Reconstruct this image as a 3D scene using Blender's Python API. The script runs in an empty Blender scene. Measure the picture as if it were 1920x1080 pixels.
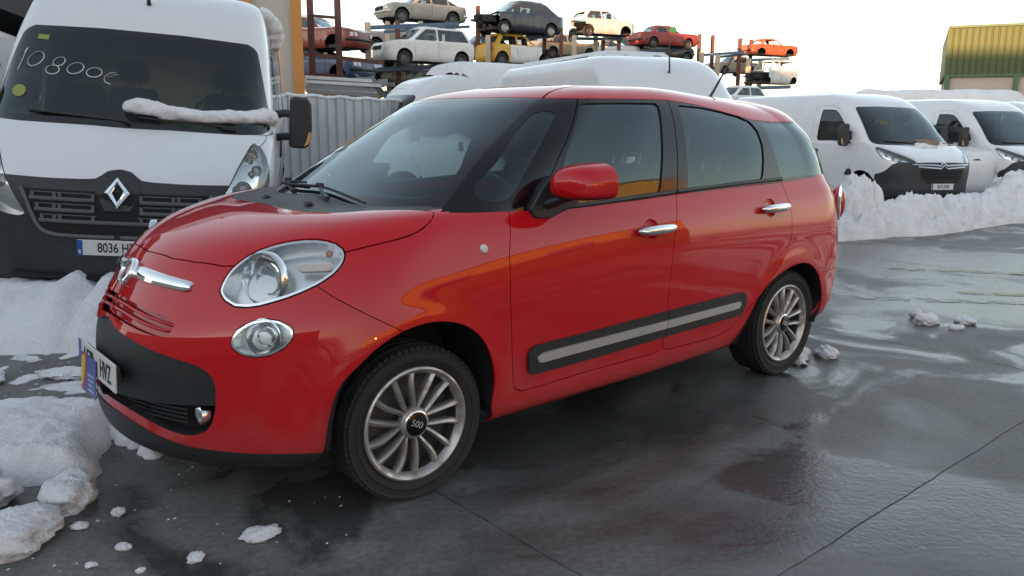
import bpy, math, random
import numpy as np
from mathutils import Vector, Matrix, Quaternion
from math import radians as rad, pi, sin, cos
SC = bpy.context.scene
COL = SC.collection
# ---------------------------------------------------------------- camera (x right, y away from the camera, z up)
CAM_H = 1.481
cam = bpy.data.cameras.new('camera'); camo = bpy.data.objects.new('camera', cam); COL.objects.link(camo)
cam.sensor_width = 36; cam.lens = 36*1535.84/1920; cam.clip_start = .05; cam.clip_end = 3000
_p, _r = rad(11.45), rad(.287)
_fw = Vector((0, cos(_p), -sin(_p))); _rt = Vector((1, 0, 0)); _up = _rt.cross(_fw)
_r2 = _rt*cos(_r)+_up*sin(_r); _u2 = -_rt*sin(_r)+_up*cos(_r)
_m = Matrix((_r2, _u2, -_fw)).transposed().to_4x4(); _m.translation = (0, 0, CAM_H); camo.matrix_world = _m
SC.camera = camo
# ---------------------------------------------------------------- sky, sun, exposure
SUN_AZ, SUN_EL = rad(-138), rad(3.5)          # azimuth from +y clockwise: low sun behind the camera, to the left
wd = bpy.data.worlds.new('World'); SC.world = wd; wd.use_nodes = True
nt = wd.node_tree; nt.nodes.clear()
sky = nt.nodes.new('ShaderNodeTexSky'); sky.sky_type = 'NISHITA'; sky.sun_disc = False
sky.sun_elevation = SUN_EL; sky.sun_rotation = SUN_AZ; sky.altitude = 600; sky.air_density = 1.0; sky.dust_density = 1.2; sky.ozone_density = 1.2
bg = nt.nodes.new('ShaderNodeBackground'); bg.inputs[1].default_value = .15
wo = nt.nodes.new('ShaderNodeOutputWorld'); hs = nt.nodes.new('ShaderNodeHueSaturation'); hs.inputs['Saturation'].default_value = .54; nt.links.new(sky.outputs[0], hs.inputs['Color']); nt.links.new(hs.outputs[0], bg.inputs[0]); nt.links.new(bg.outputs[0], wo.inputs[0])
sl = bpy.data.lights.new('sun', 'SUN'); sl.energy = 3.0; sl.angle = rad(.6); sl.color = (1.0, .50, .21)
so = bpy.data.objects.new('sun', sl); COL.objects.link(so)
_sd = Vector((sin(SUN_AZ)*cos(SUN_EL), cos(SUN_AZ)*cos(SUN_EL), sin(SUN_EL)))
so.rotation_euler = _sd.to_track_quat('Z', 'Y').to_euler(); so.location = _sd*80
SC.view_settings.view_transform = 'Standard'; SC.view_settings.look = 'None'; SC.view_settings.gamma = 1; SC.view_settings.exposure = 2.35
SC.view_settings.use_curve_mapping = False
SC.render.engine = 'CYCLES'; SC.cycles.max_bounces = 8; SC.cycles.transparent_max_bounces = 16; SC.cycles.caustics_reflective = False; SC.cycles.caustics_refractive = False
SC.cycles.use_denoising = True; SC.cycles.sample_clamp_indirect = 6
rnd = random.Random(7)

# ---------------------------------------------------------------- surface engine (numpy)
def nspline(T, Y, t):
    """natural cubic spline through Y (n,...) at knots T, evaluated at t"""
    T = np.asarray(T, float); Y = np.asarray(Y, float); n = len(T); h = np.diff(T)
    A = np.zeros((n, n)); A[0, 0] = A[-1, -1] = 1
    sh = (n, -1); y = Y.reshape(sh); R = np.zeros_like(y)
    for i in range(1, n-1):
        A[i, i-1] = h[i-1]; A[i, i] = 2*(h[i-1]+h[i]); A[i, i+1] = h[i]
        R[i] = 6*((y[i+1]-y[i])/h[i]-(y[i]-y[i-1])/h[i-1])
    M = np.linalg.solve(A, R)
    t = np.asarray(t, float); k = np.clip(np.searchsorted(T, t, 'right')-1, 0, n-2)
    a = (T[k+1]-t)[:, None]; b = (t-T[k])[:, None]; hk = h[k][:, None]
    o = M[k]*a**3/(6*hk)+M[k+1]*b**3/(6*hk)+(y[k]/hk-M[k]*hk/6)*a+(y[k+1]/hk-M[k+1]*hk/6)*b
    return o.reshape((len(t),)+Y.shape[1:])
def pch(X, Y, x):
    """monotone cubic through (X,Y)"""
    X = np.asarray(X, float); Y = np.asarray(Y, float); h = np.diff(X); d = np.diff(Y)/h
    m = np.zeros_like(Y); m[0] = d[0]; m[-1] = d[-1]
    for i in range(1, len(X)-1):
        if d[i-1]*d[i] > 0:
            w1 = 2*h[i]+h[i-1]; w2 = h[i]+2*h[i-1]; m[i] = (w1+w2)/(w1/d[i-1]+w2/d[i])
    x = np.asarray(x, float); k = np.clip(np.searchsorted(X, x, 'right')-1, 0, len(X)-2)
    t = (x-X[k])/h[k]
    return (Y[k]*(1+2*t)*(1-t)**2+m[k]*h[k]*t*(1-t)**2+Y[k+1]*t*t*(3-2*t)+m[k+1]*h[k]*t*t*(t-1))
def arc(n, e):
    th = np.linspace(0, np.pi/2, 200); c = np.cos(th)**(2/e); s = np.sin(th)**(2/e)
    c[-1] = 0; s[0] = 0
    L = np.r_[0, np.cumsum(np.hypot(np.diff(c), np.diff(s)))]; q = np.linspace(0, L[-1], n)
    return np.interp(q, L, c), np.interp(q, L, s)
def ring(xf, zf, side, xr, zr, nf=2., nr=2.4, pf=2., pr=2., cnt=(30, 70, 22)):
    """half outline from the front centre round the left side to the rear centre; side: (x,y,z) keys front to rear"""
    S = np.array(side, float); x1, y1, z1 = S[0]; x2, y2, z2 = S[-1]
    c, s = arc(cnt[0], nf); F = np.stack([x1+(xf-x1)*c, y1*s, zf+(z1-zf)*s**pf], -1)
    xs = np.linspace(x1, x2, cnt[1]+2)[1:-1]
    if len(S) == 2:
        w = (xs-x1)/(x2-x1); Y = y1+(y2-y1)*w; Z = z1+(z2-z1)*w
    else:
        Y = pch(-S[:, 0], S[:, 1], -xs); Z = pch(-S[:, 0], S[:, 2], -xs)
    c, s = arc(cnt[2], nr); R = np.stack([x2+(xr-x2)*c, y2*s, zr+(z2-zr)*s**pr], -1)[::-1]
    return np.concatenate([F, np.stack([xs, Y, Z], -1), R])
def grid_faces(m, n):
    i, j = np.meshgrid(np.arange(m-1), np.arange(n-1), indexing='ij'); a = (i*n+j).ravel()
    return np.concatenate([np.stack([a, a+1, a+n+1], -1), np.stack([a, a+n+1, a+n], -1)])
def vnorm(V, F):
    fn = np.cross(V[F[:, 1]]-V[F[:, 0]], V[F[:, 2]]-V[F[:, 0]]); N = np.zeros_like(V)
    for k in range(3): np.add.at(N, F[:, k], fn)
    return N/np.maximum(np.linalg.norm(N, axis=1, keepdims=True), 1e-12)
class MS:
    """triangle sheet with normals"""
    def __init__(s, V, N, F): s.V = V; s.N = N; s.F = F
    def sub(s, keep):
        F = s.F[keep]; u, inv = np.unique(F, return_inverse=True)
        return MS(s.V[u], s.N[u], inv.reshape(-1, 3))
    def cut(s, g):
        """(g<0 part, g>0 part), edges following g=0"""
        g = np.where(np.abs(g) < 1e-6, 1e-6, g); V, N, F = s.V, s.N, s.F
        sg = g[F] > 0; cnt = sg.sum(1); neg = [F[cnt == 0]]; pos = [F[cnt == 3]]
        nV = [V]; nN = [N]; base = len(V)
        for odd in (1, 2):
            T = F[cnt == odd]
            if not len(T): continue
            sT = sg[cnt == odd]; lone = np.argmax(sT if odd == 1 else ~sT, 1); r = np.arange(len(T))
            a, b, c = T[r, lone], T[r, (lone+1) % 3], T[r, (lone+2) % 3]
            def mid(p, q):
                t = (g[p]/(g[p]-g[q]))[:, None]; return V[p]+(V[q]-V[p])*t, N[p]+(N[q]-N[p])*t
            v1, n1 = mid(a, b); v2, n2 = mid(a, c)
            nV += [v1, v2]; nN += [n1, n2]; i1 = base+r; i2 = base+len(T)+r; base += 2*len(T)
            A = [np.stack([a, i1, i2], -1)]; B = [np.stack([i1, b, c], -1), np.stack([i1, c, i2], -1)]
            if odd == 1: pos += A; neg += B
            else: neg += A; pos += B
        V = np.concatenate(nV); N = np.concatenate(nN); N = N/np.maximum(np.linalg.norm(N, axis=1, keepdims=True), 1e-9)
        out = []
        for L in (neg, pos):
            Fa = np.concatenate(L)
            if not len(Fa): out.append(MS(V[:0], N[:0], Fa)); continue
            u, inv = np.unique(Fa, return_inverse=True); out.append(MS(V[u], N[u], inv.reshape(-1, 3)).weld())
        return out
    def weld(s, eps=1e-5):
        k = np.round(s.V/eps).astype(np.int64); u, first, inv = np.unique(k, axis=0, return_index=True, return_inverse=True)
        F = inv.ravel()[s.F]; ok = (F[:, 0] != F[:, 1]) & (F[:, 1] != F[:, 2]) & (F[:, 0] != F[:, 2])
        return MS(s.V[first], s.N[first], F[ok])
    def split(s, g, gap=0.0):
        if gap == 0: return s.cut(g)
        return s.cut(g+gap)[0], s.cut(g-gap)[1]
    def mir(s): return MS(s.V*[1, -1, 1], s.N*[1, -1, 1], s.F[:, ::-1])
    def both(s):
        m = s.mir(); V = s.V.copy(); V[np.abs(V[:, 1]) < 2e-5, 1] = 0
        return MS(np.concatenate([V, m.V]), np.concatenate([s.N, m.N]), np.concatenate([s.F, m.F+len(s.V)])).weld()
    def biggest(s):
        lab = np.arange(len(s.V))
        while True:
            m = lab[s.F].min(1); n = lab.copy(); 
            for k in range(3): np.minimum.at(n, s.F[:, k], m)
            n = n[n]
            if (n == lab).all(): break
            lab = n
        u, c = np.unique(lab[s.F[:, 0]], return_counts=True); return s.sub(lab[s.F[:, 0]] == u[c.argmax()])
    def off(s, d): return MS(s.V+s.N*d, s.N, s.F)
    def xyz(s): return s.V[:, 0], s.V[:, 1], s.V[:, 2]
    def border(s):
        E = np.concatenate([s.F[:, [0, 1]], s.F[:, [1, 2]], s.F[:, [2, 0]]])
        k = np.sort(E, 1); u, inv, c = np.unique(k, axis=0, return_inverse=True, return_counts=True)
        return E[c[inv.ravel()] == 1]
    def rim(s, d, skip_centre=True):
        """edge strip folded inwards by d: returns vertices, faces"""
        E = s.border()
        if skip_centre: E = E[~((np.abs(s.V[E[:, 0], 1]) < 1e-4) & (np.abs(s.V[E[:, 1], 1]) < 1e-4))]
        if not len(E): return np.zeros((0, 3)), np.zeros((0, 3), int)
        u, inv = np.unique(E, return_inverse=True); E = inv.reshape(-1, 2); n = len(u)
        V = np.concatenate([s.V[u], s.V[u]-s.N[u]*d])
        F = np.concatenate([np.stack([E[:, 1], E[:, 0], E[:, 0]+n], -1), np.stack([E[:, 1], E[:, 0]+n, E[:, 1]+n], -1)])
        return V, F
def sheet(rings, sub=6, power=1.0):
    C = np.array(rings); d = np.linalg.norm(np.diff(C, axis=0), axis=2).mean(1)**power; T = np.r_[0, np.cumsum(d)]
    t = np.concatenate([np.linspace(T[i], T[i+1], sub, endpoint=False) for i in range(len(T)-1)]+[[T[-1]]])
    G = nspline(T, C, t); G[:, 0, 1] = 0; G[:, -1, 1] = 0
    m, n = G.shape[:2]; V = G.reshape(-1, 3); F = grid_faces(m, n)
    A = V[F]; ok = np.linalg.norm(np.cross(A[:, 1]-A[:, 0], A[:, 2]-A[:, 0]), axis=1) > 1e-9; F = F[ok]
    N = vnorm(V, F)
    c = np.abs(V[:, 1]) < 1e-5; N[c, 1] = 0; N /= np.maximum(np.linalg.norm(N, axis=1, keepdims=True), 1e-9)
    return MS(V, N, F)
def crom(P, k=8, closed=True):
    P = np.asarray(P, float); n = len(P); o = []
    for i in range(n if closed else n-1):
        if closed: a, b, c, d = P[i-1], P[i], P[(i+1) % n], P[(i+2) % n]
        else: a, b, c, d = P[max(i-1, 0)], P[i], P[i+1], P[min(i+2, n-1)]
        t = np.linspace(0, 1, k, endpoint=False)[:, None]
        o.append(.5*((2*b)+(c-a)*t+(2*a-5*b+4*c-d)*t*t+(3*b-a-3*c+d)*t**3))
    if not closed: o.append(P[-1:])
    return np.concatenate(o)
def sdist(Q, P):
    """signed distance of points Q (n,2) to closed polygon P, negative inside"""
    P = np.asarray(P, float); A = P; B = np.roll(P, -1, 0); best = np.full(len(Q), 1e9); ins = np.zeros(len(Q), bool)
    for a, b in zip(A, B):
        ab = b-a; l = ab@ab
        if l < 1e-14: continue
        t = np.clip(((Q-a)@ab)/l, 0, 1); d = Q-a-t[:, None]*ab; best = np.minimum(best, d[:, 0]**2+d[:, 1]**2)
        c = (a[1] > Q[:, 1]) != (b[1] > Q[:, 1])
        if abs(ab[1]) > 1e-12: ins ^= c & (Q[:, 0] < a[0]+(Q[:, 1]-a[1])*ab[0]/ab[1])
    d = np.sqrt(best); return np.where(ins, -d, d)
def ldist(Q, P):
    """signed distance to an open polyline (positive left of it), far ends extended"""
    P = np.asarray(P, float).copy(); P = np.concatenate([[P[0]+(P[0]-P[1])/np.linalg.norm(P[0]-P[1])*5], P, [P[-1]+(P[-1]-P[-2])/np.linalg.norm(P[-1]-P[-2])*5]])
    best = np.full(len(Q), 1e9); sg = np.ones(len(Q))
    for a, b in zip(P[:-1], P[1:]):
        ab = b-a; l = ab@ab; t = np.clip(((Q-a)@ab)/l, 0, 1); d = Q-a-t[:, None]*ab; q = d[:, 0]**2+d[:, 1]**2
        cr = ab[0]*(Q[:, 1]-a[1])-ab[1]*(Q[:, 0]-a[0]); m = q < best-1e-12; best = np.where(m, q, best); sg = np.where(m, np.sign(cr), sg)
    return np.sqrt(best)*np.where(sg == 0, 1, sg)

# red car control rings (car frame: x forward, y left, z up, origin under the front axle)
def red_lower():
    R = []
    def r(xf, zf, x1, y1, z1, mid, x2, y2, z2, xr, zr, nf=2.0, nr=2.6, pf=2.0, pr=2.):
        R.append(ring(xf, zf, [(x1, y1, z1)]+mid+[(x2, y2, z2)], xr, zr, nf, nr, pf, pr))
    r(.800, .215, .20, .790, .215, [(-1.3, .800, .235)], -2.90, .780, .270, -3.36, .275)
    r(.885, .262, .16, .858, .268, [(-1.3, .850, .270)], -2.90, .835, .320, -3.45, .320)
    r(.922, .370, .14, .876, .370, [(-1.3, .868, .350)], -2.90, .862, .420, -3.49, .420)
    r(.926, .500, .12, .884, .490, [(-1.3, .874, .470)], -2.90, .872, .540, -3.50, .540)
    r(.920, .615, .10, .892, .620, [(-1.3, .884, .620)], -2.90, .878, .660, -3.49, .660)
    r(.890, .715, .08, .895, .750, [(-1.3, .889, .760)], -2.90, .878, .780, -3.47, .780)
    r(.830, .815, .04, .885, .860, [(-1.3, .888, .875)], -2.90, .872, .890, -3.44, .890)
    r(.778, .900, .00, .868, .940, [(-1.3, .878, .965)], -2.90, .858, .985, -3.41, .990)
    r(.708, .975, -.10, .848, 1.022, [(-1.3, .858, 1.050)], -2.90, .836, 1.075, -3.37, 1.08, pf=2.4, nf=2.1)
    r(.600, 1.042, -.22, .824, 1.088, [(-1.3, .835, 1.110)], -2.88, .808, 1.14, -3.33, 1.14, pf=2.8, nf=2.2)
    r(.450, 1.094, -.34, .780, 1.135, [(-1.3, .800, 1.165)], -2.86, .775, 1.20, -3.29, 1.20, pf=3.2, nf=2.3)
    r(.300, 1.122, -.40, .560, 1.150, [(-1.3, .560, 1.180)], -2.80, .560, 1.22, -3.10, 1.22, pf=3)
    r(.150, 1.142, -.45, .300, 1.158, [(-1.3, .300, 1.185)], -2.70, .300, 1.23, -2.90, 1.23, pf=3)
    r(.020, 1.156, -.50, .0, 1.163, [(-1.3, .0, 1.19)], -2.60, .0, 1.235, -2.70, 1.235)
    s = sheet(R, 7)
    x, y, z = s.xyz(); V = s.V.copy()
    for cx, cz, ra, am in ((.02, .325, .40, .016), (-2.607, .315, .385, .014)):
        d = np.hypot(x-cx, z-cz); w = np.exp(-((d-ra)/.07)**2)*np.clip((y-.6)/.2, 0, 1)*np.clip((z-.2)/.15, 0, 1); V[:, 1] += am*w
    N = vnorm(V, s.F); c = np.abs(V[:, 1]) < 1e-5; N[c, 1] = 0; N /= np.linalg.norm(N, axis=1, keepdims=True)
    return MS(V, N, s.F)
def red_upper():
    R = []
    def r(xf, zf, x1, y1, z1, mid, x2, y2, z2, xr, zr, nf=3.0, nr=2.8, pf=2.0, pr=2.):
        R.append(ring(xf, zf, [(x1, y1, z1)]+mid+[(x2, y2, z2)], xr, zr, nf, nr, pf, pr))
    r(.055, 1.110, -.62, .815, 1.105, [(-1.3, .826, 1.120), (-2.2, .822, 1.145)], -2.80, .800, 1.160, -3.34, 1.15)
    r(-.140, 1.215, -.74, .803, 1.205, [(-1.3, .812, 1.210), (-2.2, .806, 1.230)], -2.80, .780, 1.240, -3.30, 1.24)
    r(-.345, 1.330, -.88, .778, 1.325, [(-1.3, .786, 1.330), (-2.2, .780, 1.330)], -2.78, .750, 1.330, -3.25, 1.35)
    r(-.565, 1.450, -1.02, .737, 1.445, [(-1.4, .744, 1.450), (-2.2, .738, 1.425)], -2.76, .712, 1.410, -3.18, 1.46)
    r(-.725, 1.542, -1.14, .690, 1.535, [(-1.5, .700, 1.540), (-2.2, .694, 1.500)], -2.72, .662, 1.475, -3.12, 1.53)
    r(-.835, 1.594, -1.20, .648, 1.592, [(-1.6, .653, 1.597), (-2.2, .642, 1.558)], -2.68, .615, 1.525, -3.08, 1.575)
    r(-.945, 1.630, -1.28, .580, 1.636, [(-1.6, .585, 1.640), (-2.2, .575, 1.603)], -2.62, .545, 1.572, -3.02, 1.605, nf=2.5, nr=2.5)
    r(-1.09, 1.656, -1.40, .440, 1.662, [(-1.7, .445, 1.666), (-2.2, .435, 1.635)], -2.50, .410, 1.612, -2.90, 1.628, nf=2.4, nr=2.4)
    r(-1.27, 1.672, -1.50, .240, 1.676, [(-1.8, .240, 1.678), (-2.1, .240, 1.658)], -2.40, .240, 1.642, -2.70, 1.645, nf=2.2, nr=2.2)
    r(-1.45, 1.681, -1.60, .0, 1.683, [(-1.8, .0, 1.683)], -2.20, .0, 1.664, -2.45, 1.657)
    return sheet(R, 7)

# ---------------------------------------------------------------- materials
MATS = {}
def newmat(name):
    m = bpy.data.materials.new(name); m.use_nodes = True; MATS[name] = m
    nt = m.node_tree; return m, nt, nt.nodes, nt.links, nt.nodes['Principled BSDF']
def lin(h):
    c = [int(h[i:i+2], 16)/255 for i in (0, 2, 4)]
    return tuple(x/12.92 if x <= .04045 else ((x+.055)/1.055)**2.4 for x in c)
def ramp(N, L, src, stops, interp='LINEAR'):
    r = N.new('ShaderNodeValToRGB'); r.color_ramp.interpolation = interp; e = r.color_ramp.elements
    while len(e) < len(stops): e.new(.5)
    for k, (p, c) in enumerate(stops):
        e[k].position = p; e[k].color = (c if len(c) == 4 else (*c, 1)) if hasattr(c, '__len__') else (c, c, c, 1)
    L.new(src, r.inputs[0]); return r.outputs[0]
def noise(N, L, vec, scale, detail=4, rough=.55, dist=0):
    n = N.new('ShaderNodeTexNoise'); n.inputs['Scale'].default_value = scale; n.inputs['Detail'].default_value = detail; n.inputs['Roughness'].default_value = rough; n.inputs['Distortion'].default_value = dist
    L.new(vec, n.inputs['Vector']); return n.outputs[0]
def mixc(N, L, f, a, b, mode='MIX'):
    m = N.new('ShaderNodeMix'); m.data_type = 'RGBA'; m.blend_type = mode
    for k, v in ((0, f), (6, a), (7, b)):
        if hasattr(v, 'is_output'): L.new(v, m.inputs[k])
        else: m.inputs[k].default_value = v if k == 0 else ((*v, 1) if len(v) == 3 else v)
    return m.outputs[2]
def bump(N, L, h, strength, dist, P):
    b = N.new('ShaderNodeBump'); b.inputs['Strength'].default_value = strength; b.inputs['Distance'].default_value = dist
    L.new(h, b.inputs['Height']); L.new(b.outputs[0], P.inputs['Normal']); return b
def coord(N, kind='Object'):
    return N.new('ShaderNodeTexCoord').outputs[kind]
def pm(name, col, rough=.5, metal=0., coat=0., dirt=0., dirtcol=(.30, .28, .26), scale=6., bmp=0., bscale=60., spec=.5, croug=.03, rvar=.0):
    """painted / plastic / metal surface with uneven dirt and fine relief"""
    m, nt, N, L, P = newmat(name); P.inputs['Roughness'].default_value = rough; P.inputs['Metallic'].default_value = metal
    P.inputs['Specular IOR Level'].default_value = spec
    P.inputs['Coat Weight'].default_value = coat; P.inputs['Coat Roughness'].default_value = croug
    v = coord(N)
    if dirt > 0:
        n = noise(N, L, v, scale, 7, .65); f = ramp(N, L, n, [(.45, 0.), (.75, dirt)])
        L.new(mixc(N, L, f, col, dirtcol), P.inputs['Base Color'])
        r = N.new('ShaderNodeMath'); r.operation = 'MULTIPLY_ADD'; L.new(f, r.inputs[0]); r.inputs[1].default_value = .8; r.inputs[2].default_value = rough; L.new(r.outputs[0], P.inputs['Roughness'])
        if coat: 
            r2 = N.new('ShaderNodeMath'); r2.operation = 'MULTIPLY_ADD'; L.new(f, r2.inputs[0]); r2.inputs[1].default_value = .25; r2.inputs[2].default_value = croug; L.new(r2.outputs[0], P.inputs['Coat Roughness'])
    else:
        P.inputs['Base Color'].default_value = (*col, 1)
        if rvar: 
            n = noise(N, L, v, scale, 5, .6); L.new(ramp(N, L, n, [(.3, max(rough-rvar, .02)), (.7, rough+rvar)]), P.inputs['Roughness'])
    if bmp: bump(N, L, noise(N, L, v, bscale, 3), bmp, .002, P)
    return m
def glassmat(name, tint, ior=1.5, rough=.0, film=0., filmcol=(.5, .5, .5), k=1.6):
    """thin window pane: tinted see-through plus Fresnel mirror; film = share of a dull dirt film"""
    m, nt, N, L, P = newmat(name); N.remove(P); out = [n for n in N if n.type == 'OUTPUT_MATERIAL'][0]
    t = N.new('ShaderNodeBsdfTransparent'); t.inputs[0].default_value = (*tint, 1)
    g = N.new('ShaderNodeBsdfGlossy'); g.inputs['Roughness'].default_value = rough; g.inputs[0].default_value = (.84, .96, 1, 1)
    fr = N.new('ShaderNodeFresnel'); fr.inputs[0].default_value = ior
    mx = N.new('ShaderNodeMixShader'); 
    ml = N.new('ShaderNodeMath'); ml.operation = 'MULTIPLY'; ml.inputs[1].default_value = k; ml.use_clamp = True; L.new(fr.outputs[0], ml.inputs[0]); L.new(ml.outputs[0], mx.inputs[0])
    src = t.outputs[0]
    if film:
        d = N.new('ShaderNodeBsdfDiffuse'); d.inputs[0].default_value = (*filmcol, 1); m2 = N.new('ShaderNodeMixShader')
        f = ramp(N, L, noise(N, L, coord(N), 3., 5, .6), [(.3, film*.7), (.7, film*1.3)])
        L.new(f, m2.inputs[0]); L.new(src, m2.inputs[1]); L.new(d.outputs[0], m2.inputs[2]); src = m2.outputs[0]
    L.new(src, mx.inputs[1]); L.new(g.outputs[0], mx.inputs[2]); L.new(mx.outputs[0], out.inputs[0])
    return m
def redpaint():
    m, nt, N, L, P = newmat('red_paint'); v = coord(N)
    P.inputs['Roughness'].default_value = .6; P.inputs['Specular IOR Level'].default_value = .04; P.inputs['Coat Weight'].default_value = 1.; P.inputs['Coat IOR'].default_value = 1.5
    n = noise(N, L, v, 3.2, 8, .68, .3); f = ramp(N, L, n, [(.52, 0.), (.80, .08)]); n2 = noise(N, L, v, 70, 3, .6); sp = ramp(N, L, n2, [(.67, 0.), (.75, .10)])
    mx = N.new('ShaderNodeMath'); mx.operation = 'MULTIPLY'; n3 = noise(N, L, v, 1.6, 4); L.new(sp, mx.inputs[0]); L.new(ramp(N, L, n3, [(.45, 0.), (.6, 1.)]), mx.inputs[1])
    c = mixc(N, L, f, (.52, .004, .009), (.36, .09, .08)); c = mixc(N, L, mx.outputs[0], c, (.30, .20, .18))
    sx = N.new('ShaderNodeSeparateXYZ'); L.new(v, sx.inputs[0]); za = N.new('ShaderNodeMath'); za.operation = 'MULTIPLY_ADD'; L.new(noise(N, L, v, 7., 7, .7), za.inputs[0]); za.inputs[1].default_value = .55; L.new(sx.outputs[2], za.inputs[2])
    sf = ramp(N, L, za.outputs[0], [(.52, .22), (.78, 0.)]); c = mixc(N, L, sf, c, (.26, .17, .15)); L.new(c, P.inputs['Base Color'])      # road-salt film on the lower panels
    L.new(ramp(N, L, n, [(.45, .004), (.8, .035)]), P.inputs['Coat Roughness']); return m
M = {}
M['red'] = redpaint()
M['gloss_black'] = pm('gloss_black', (.006, .006, .008), .09, 0, 0., spec=.42)
M['plastic'] = pm('black_plastic', (.018, .019, .021), .48, 0, 0, dirt=.10, dirtcol=(.09, .09, .09), scale=14, bmp=.25, bscale=900)
M['dark'] = pm('dark_void', (.006, .006, .007), .8)
M['rubber'] = pm('rubber', (.016, .015, .015), .72, 0, 0, dirt=.35, dirtcol=(.075, .062, .052), scale=11, bmp=.3, bscale=220)
M['chrome'] = pm('chrome', (.86, .86, .87), .06, 1)
M['silver'] = pm('satin_silver', (.66, .63, .61), .36, .7, dirt=.3, dirtcol=(.40, .34, .30), scale=7)
M['alloy'] = pm('alloy', (.50, .47, .45), .36, .8, .2, dirt=.75, dirtcol=(.20, .14, .10), scale=14)
M['alloy_dk'] = pm('alloy_inside', (.10, .10, .10), .5, .6, 0, dirt=.5, dirtcol=(.06, .05, .045), scale=20)
M['reflector'] = pm('lamp_reflector', (.78, .79, .80), .16, 1)
M['lamp_satin'] = pm('lamp_satin', (.78, .79, .80), .30, .75)
M['lampglass'] = glassmat('lamp_lens', (.96, .97, .97), 1.45, film=.10, filmcol=(.75, .76, .78))
M['frost'] = pm('lamp_frosted', (.72, .68, .66), .35)
M['amber'] = pm('amber_bulb', (.75, .20, .06), .25)
M['glass'] = glassmat('car_glass', (.76, .90, .87), 1.5, film=.02, filmcol=(.3, .35, .35), k=1.45)
M['glass_dk'] = glassmat('tinted_glass', (.50, .62, .58), 1.5, film=.02, filmcol=(.25, .28, .28), k=1.25)
M['white'] = pm('white_paint', (.70, .71, .73), .35, 0, .8, dirt=.10, dirtcol=(.42, .40, .38), scale=5)
M['seat'] = pm('seat_fabric', (.030, .031, .033), .85, bmp=.3, bscale=500)
M['seat_lt'] = pm('interior_grey', (.30, .30, .29), .8)
M['plate'] = pm('plate_white', (.70, .68, .66), .4, dirt=.15, scale=25)
M['ink'] = pm('black_ink', (.012, .012, .014), .5)
M['blue'] = pm('plate_blue', (.02, .09, .34), .4)
M['redlamp'] = pm('red_lamp', (.45, .01, .012), .08, 0, 1)
def snowmat(name, dirt, dcol=(.30, .25, .20), dscale=3.):
    m, nt, N, L, P = newmat(name); g = N.new('ShaderNodeNewGeometry').outputs['Position']
    f = ramp(N, L, noise(N, L, g, dscale, 8, .7, .4), [(.50, 0.), (.70, dirt)])
    c = mixc(N, L, f, (.80, .80, .82), dcol); L.new(c, P.inputs['Base Color']); P.inputs['Roughness'].default_value = .55
    P.inputs['Subsurface Weight'].default_value = .25; P.inputs['Subsurface Radius'].default_value = (.03, .035, .045); P.inputs['Subsurface Scale'].default_value = .6
    a = noise(N, L, g, 60, 5, .65); b = noise(N, L, g, 14, 4, .6); s = N.new('ShaderNodeMath'); s.operation = 'MULTIPLY_ADD'; L.new(b, s.inputs[0]); s.inputs[1].default_value = 2.; L.new(a, s.inputs[2])
    bump(N, L, s.outputs[0], .85, .016, P); return m
SNOW, SNOWD, SLUSH = snowmat('snow', .25), snowmat('snow_dirty', .75, (.22, .18, .14), 2.2), snowmat('slush', .7, (.22, .22, .22), 5.)

# ---------------------------------------------------------------- blender builders
def link(o, parent=None):
    COL.objects.link(o)
    if parent is not None: o.parent = parent
    return o
def tag(o, label=None, cat=None, group=None, kind=None):
    for k, v in (('label', label), ('category', cat), ('group', group), ('kind', kind)):
        if v: o[k] = v
    return o
def empty(name, loc=(0, 0, 0), rz=0., label=None, cat=None, group=None):
    o = bpy.data.objects.new(name, None); o.empty_display_size = .2; link(o); o.location = loc; o.rotation_euler = (0, 0, rz)
    return tag(o, label, cat, group)
def meshobj(name, V, F, mat, parent=None, N=None, smooth=True, angle=None):
    me = bpy.data.meshes.new(name); V = np.asarray(V, float)
    if isinstance(F, np.ndarray):
        n = len(F); k = F.shape[1]; me.vertices.add(len(V)); me.vertices.foreach_set('co', V.ravel())
        me.loops.add(n*k); me.loops.foreach_set('vertex_index', F.ravel().astype(np.int32)); me.polygons.add(n)
        me.polygons.foreach_set('loop_start', np.arange(0, n*k, k, dtype=np.int32)); me.update(calc_edges=True)
    else: me.from_pydata([tuple(v) for v in V], [], F)
    me.validate()
    if smooth: me.polygons.foreach_set('use_smooth', np.ones(len(me.polygons), bool))
    if N is not None and len(me.vertices) == len(N): me.normals_split_custom_set_from_vertices([tuple(n) for n in np.asarray(N)])
    elif angle is not None and smooth: me.set_sharp_from_angle(angle=rad(angle))
    if mat is not None: me.materials.append(mat)
    o = bpy.data.objects.new(name, me); return link(o, parent)
def panel(name, ms, mat, parent, edge=.012):
    V, N, F = ms.V, ms.N, ms.F
    if edge:
        rv, rf = ms.rim(edge)
        if len(rv):
            rn = vnorm(rv, rf); F = np.concatenate([F, rf+len(V)]); V = np.concatenate([V, rv]); N = np.concatenate([N, rn])
    return meshobj(name, V, F, mat, parent, N)
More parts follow.
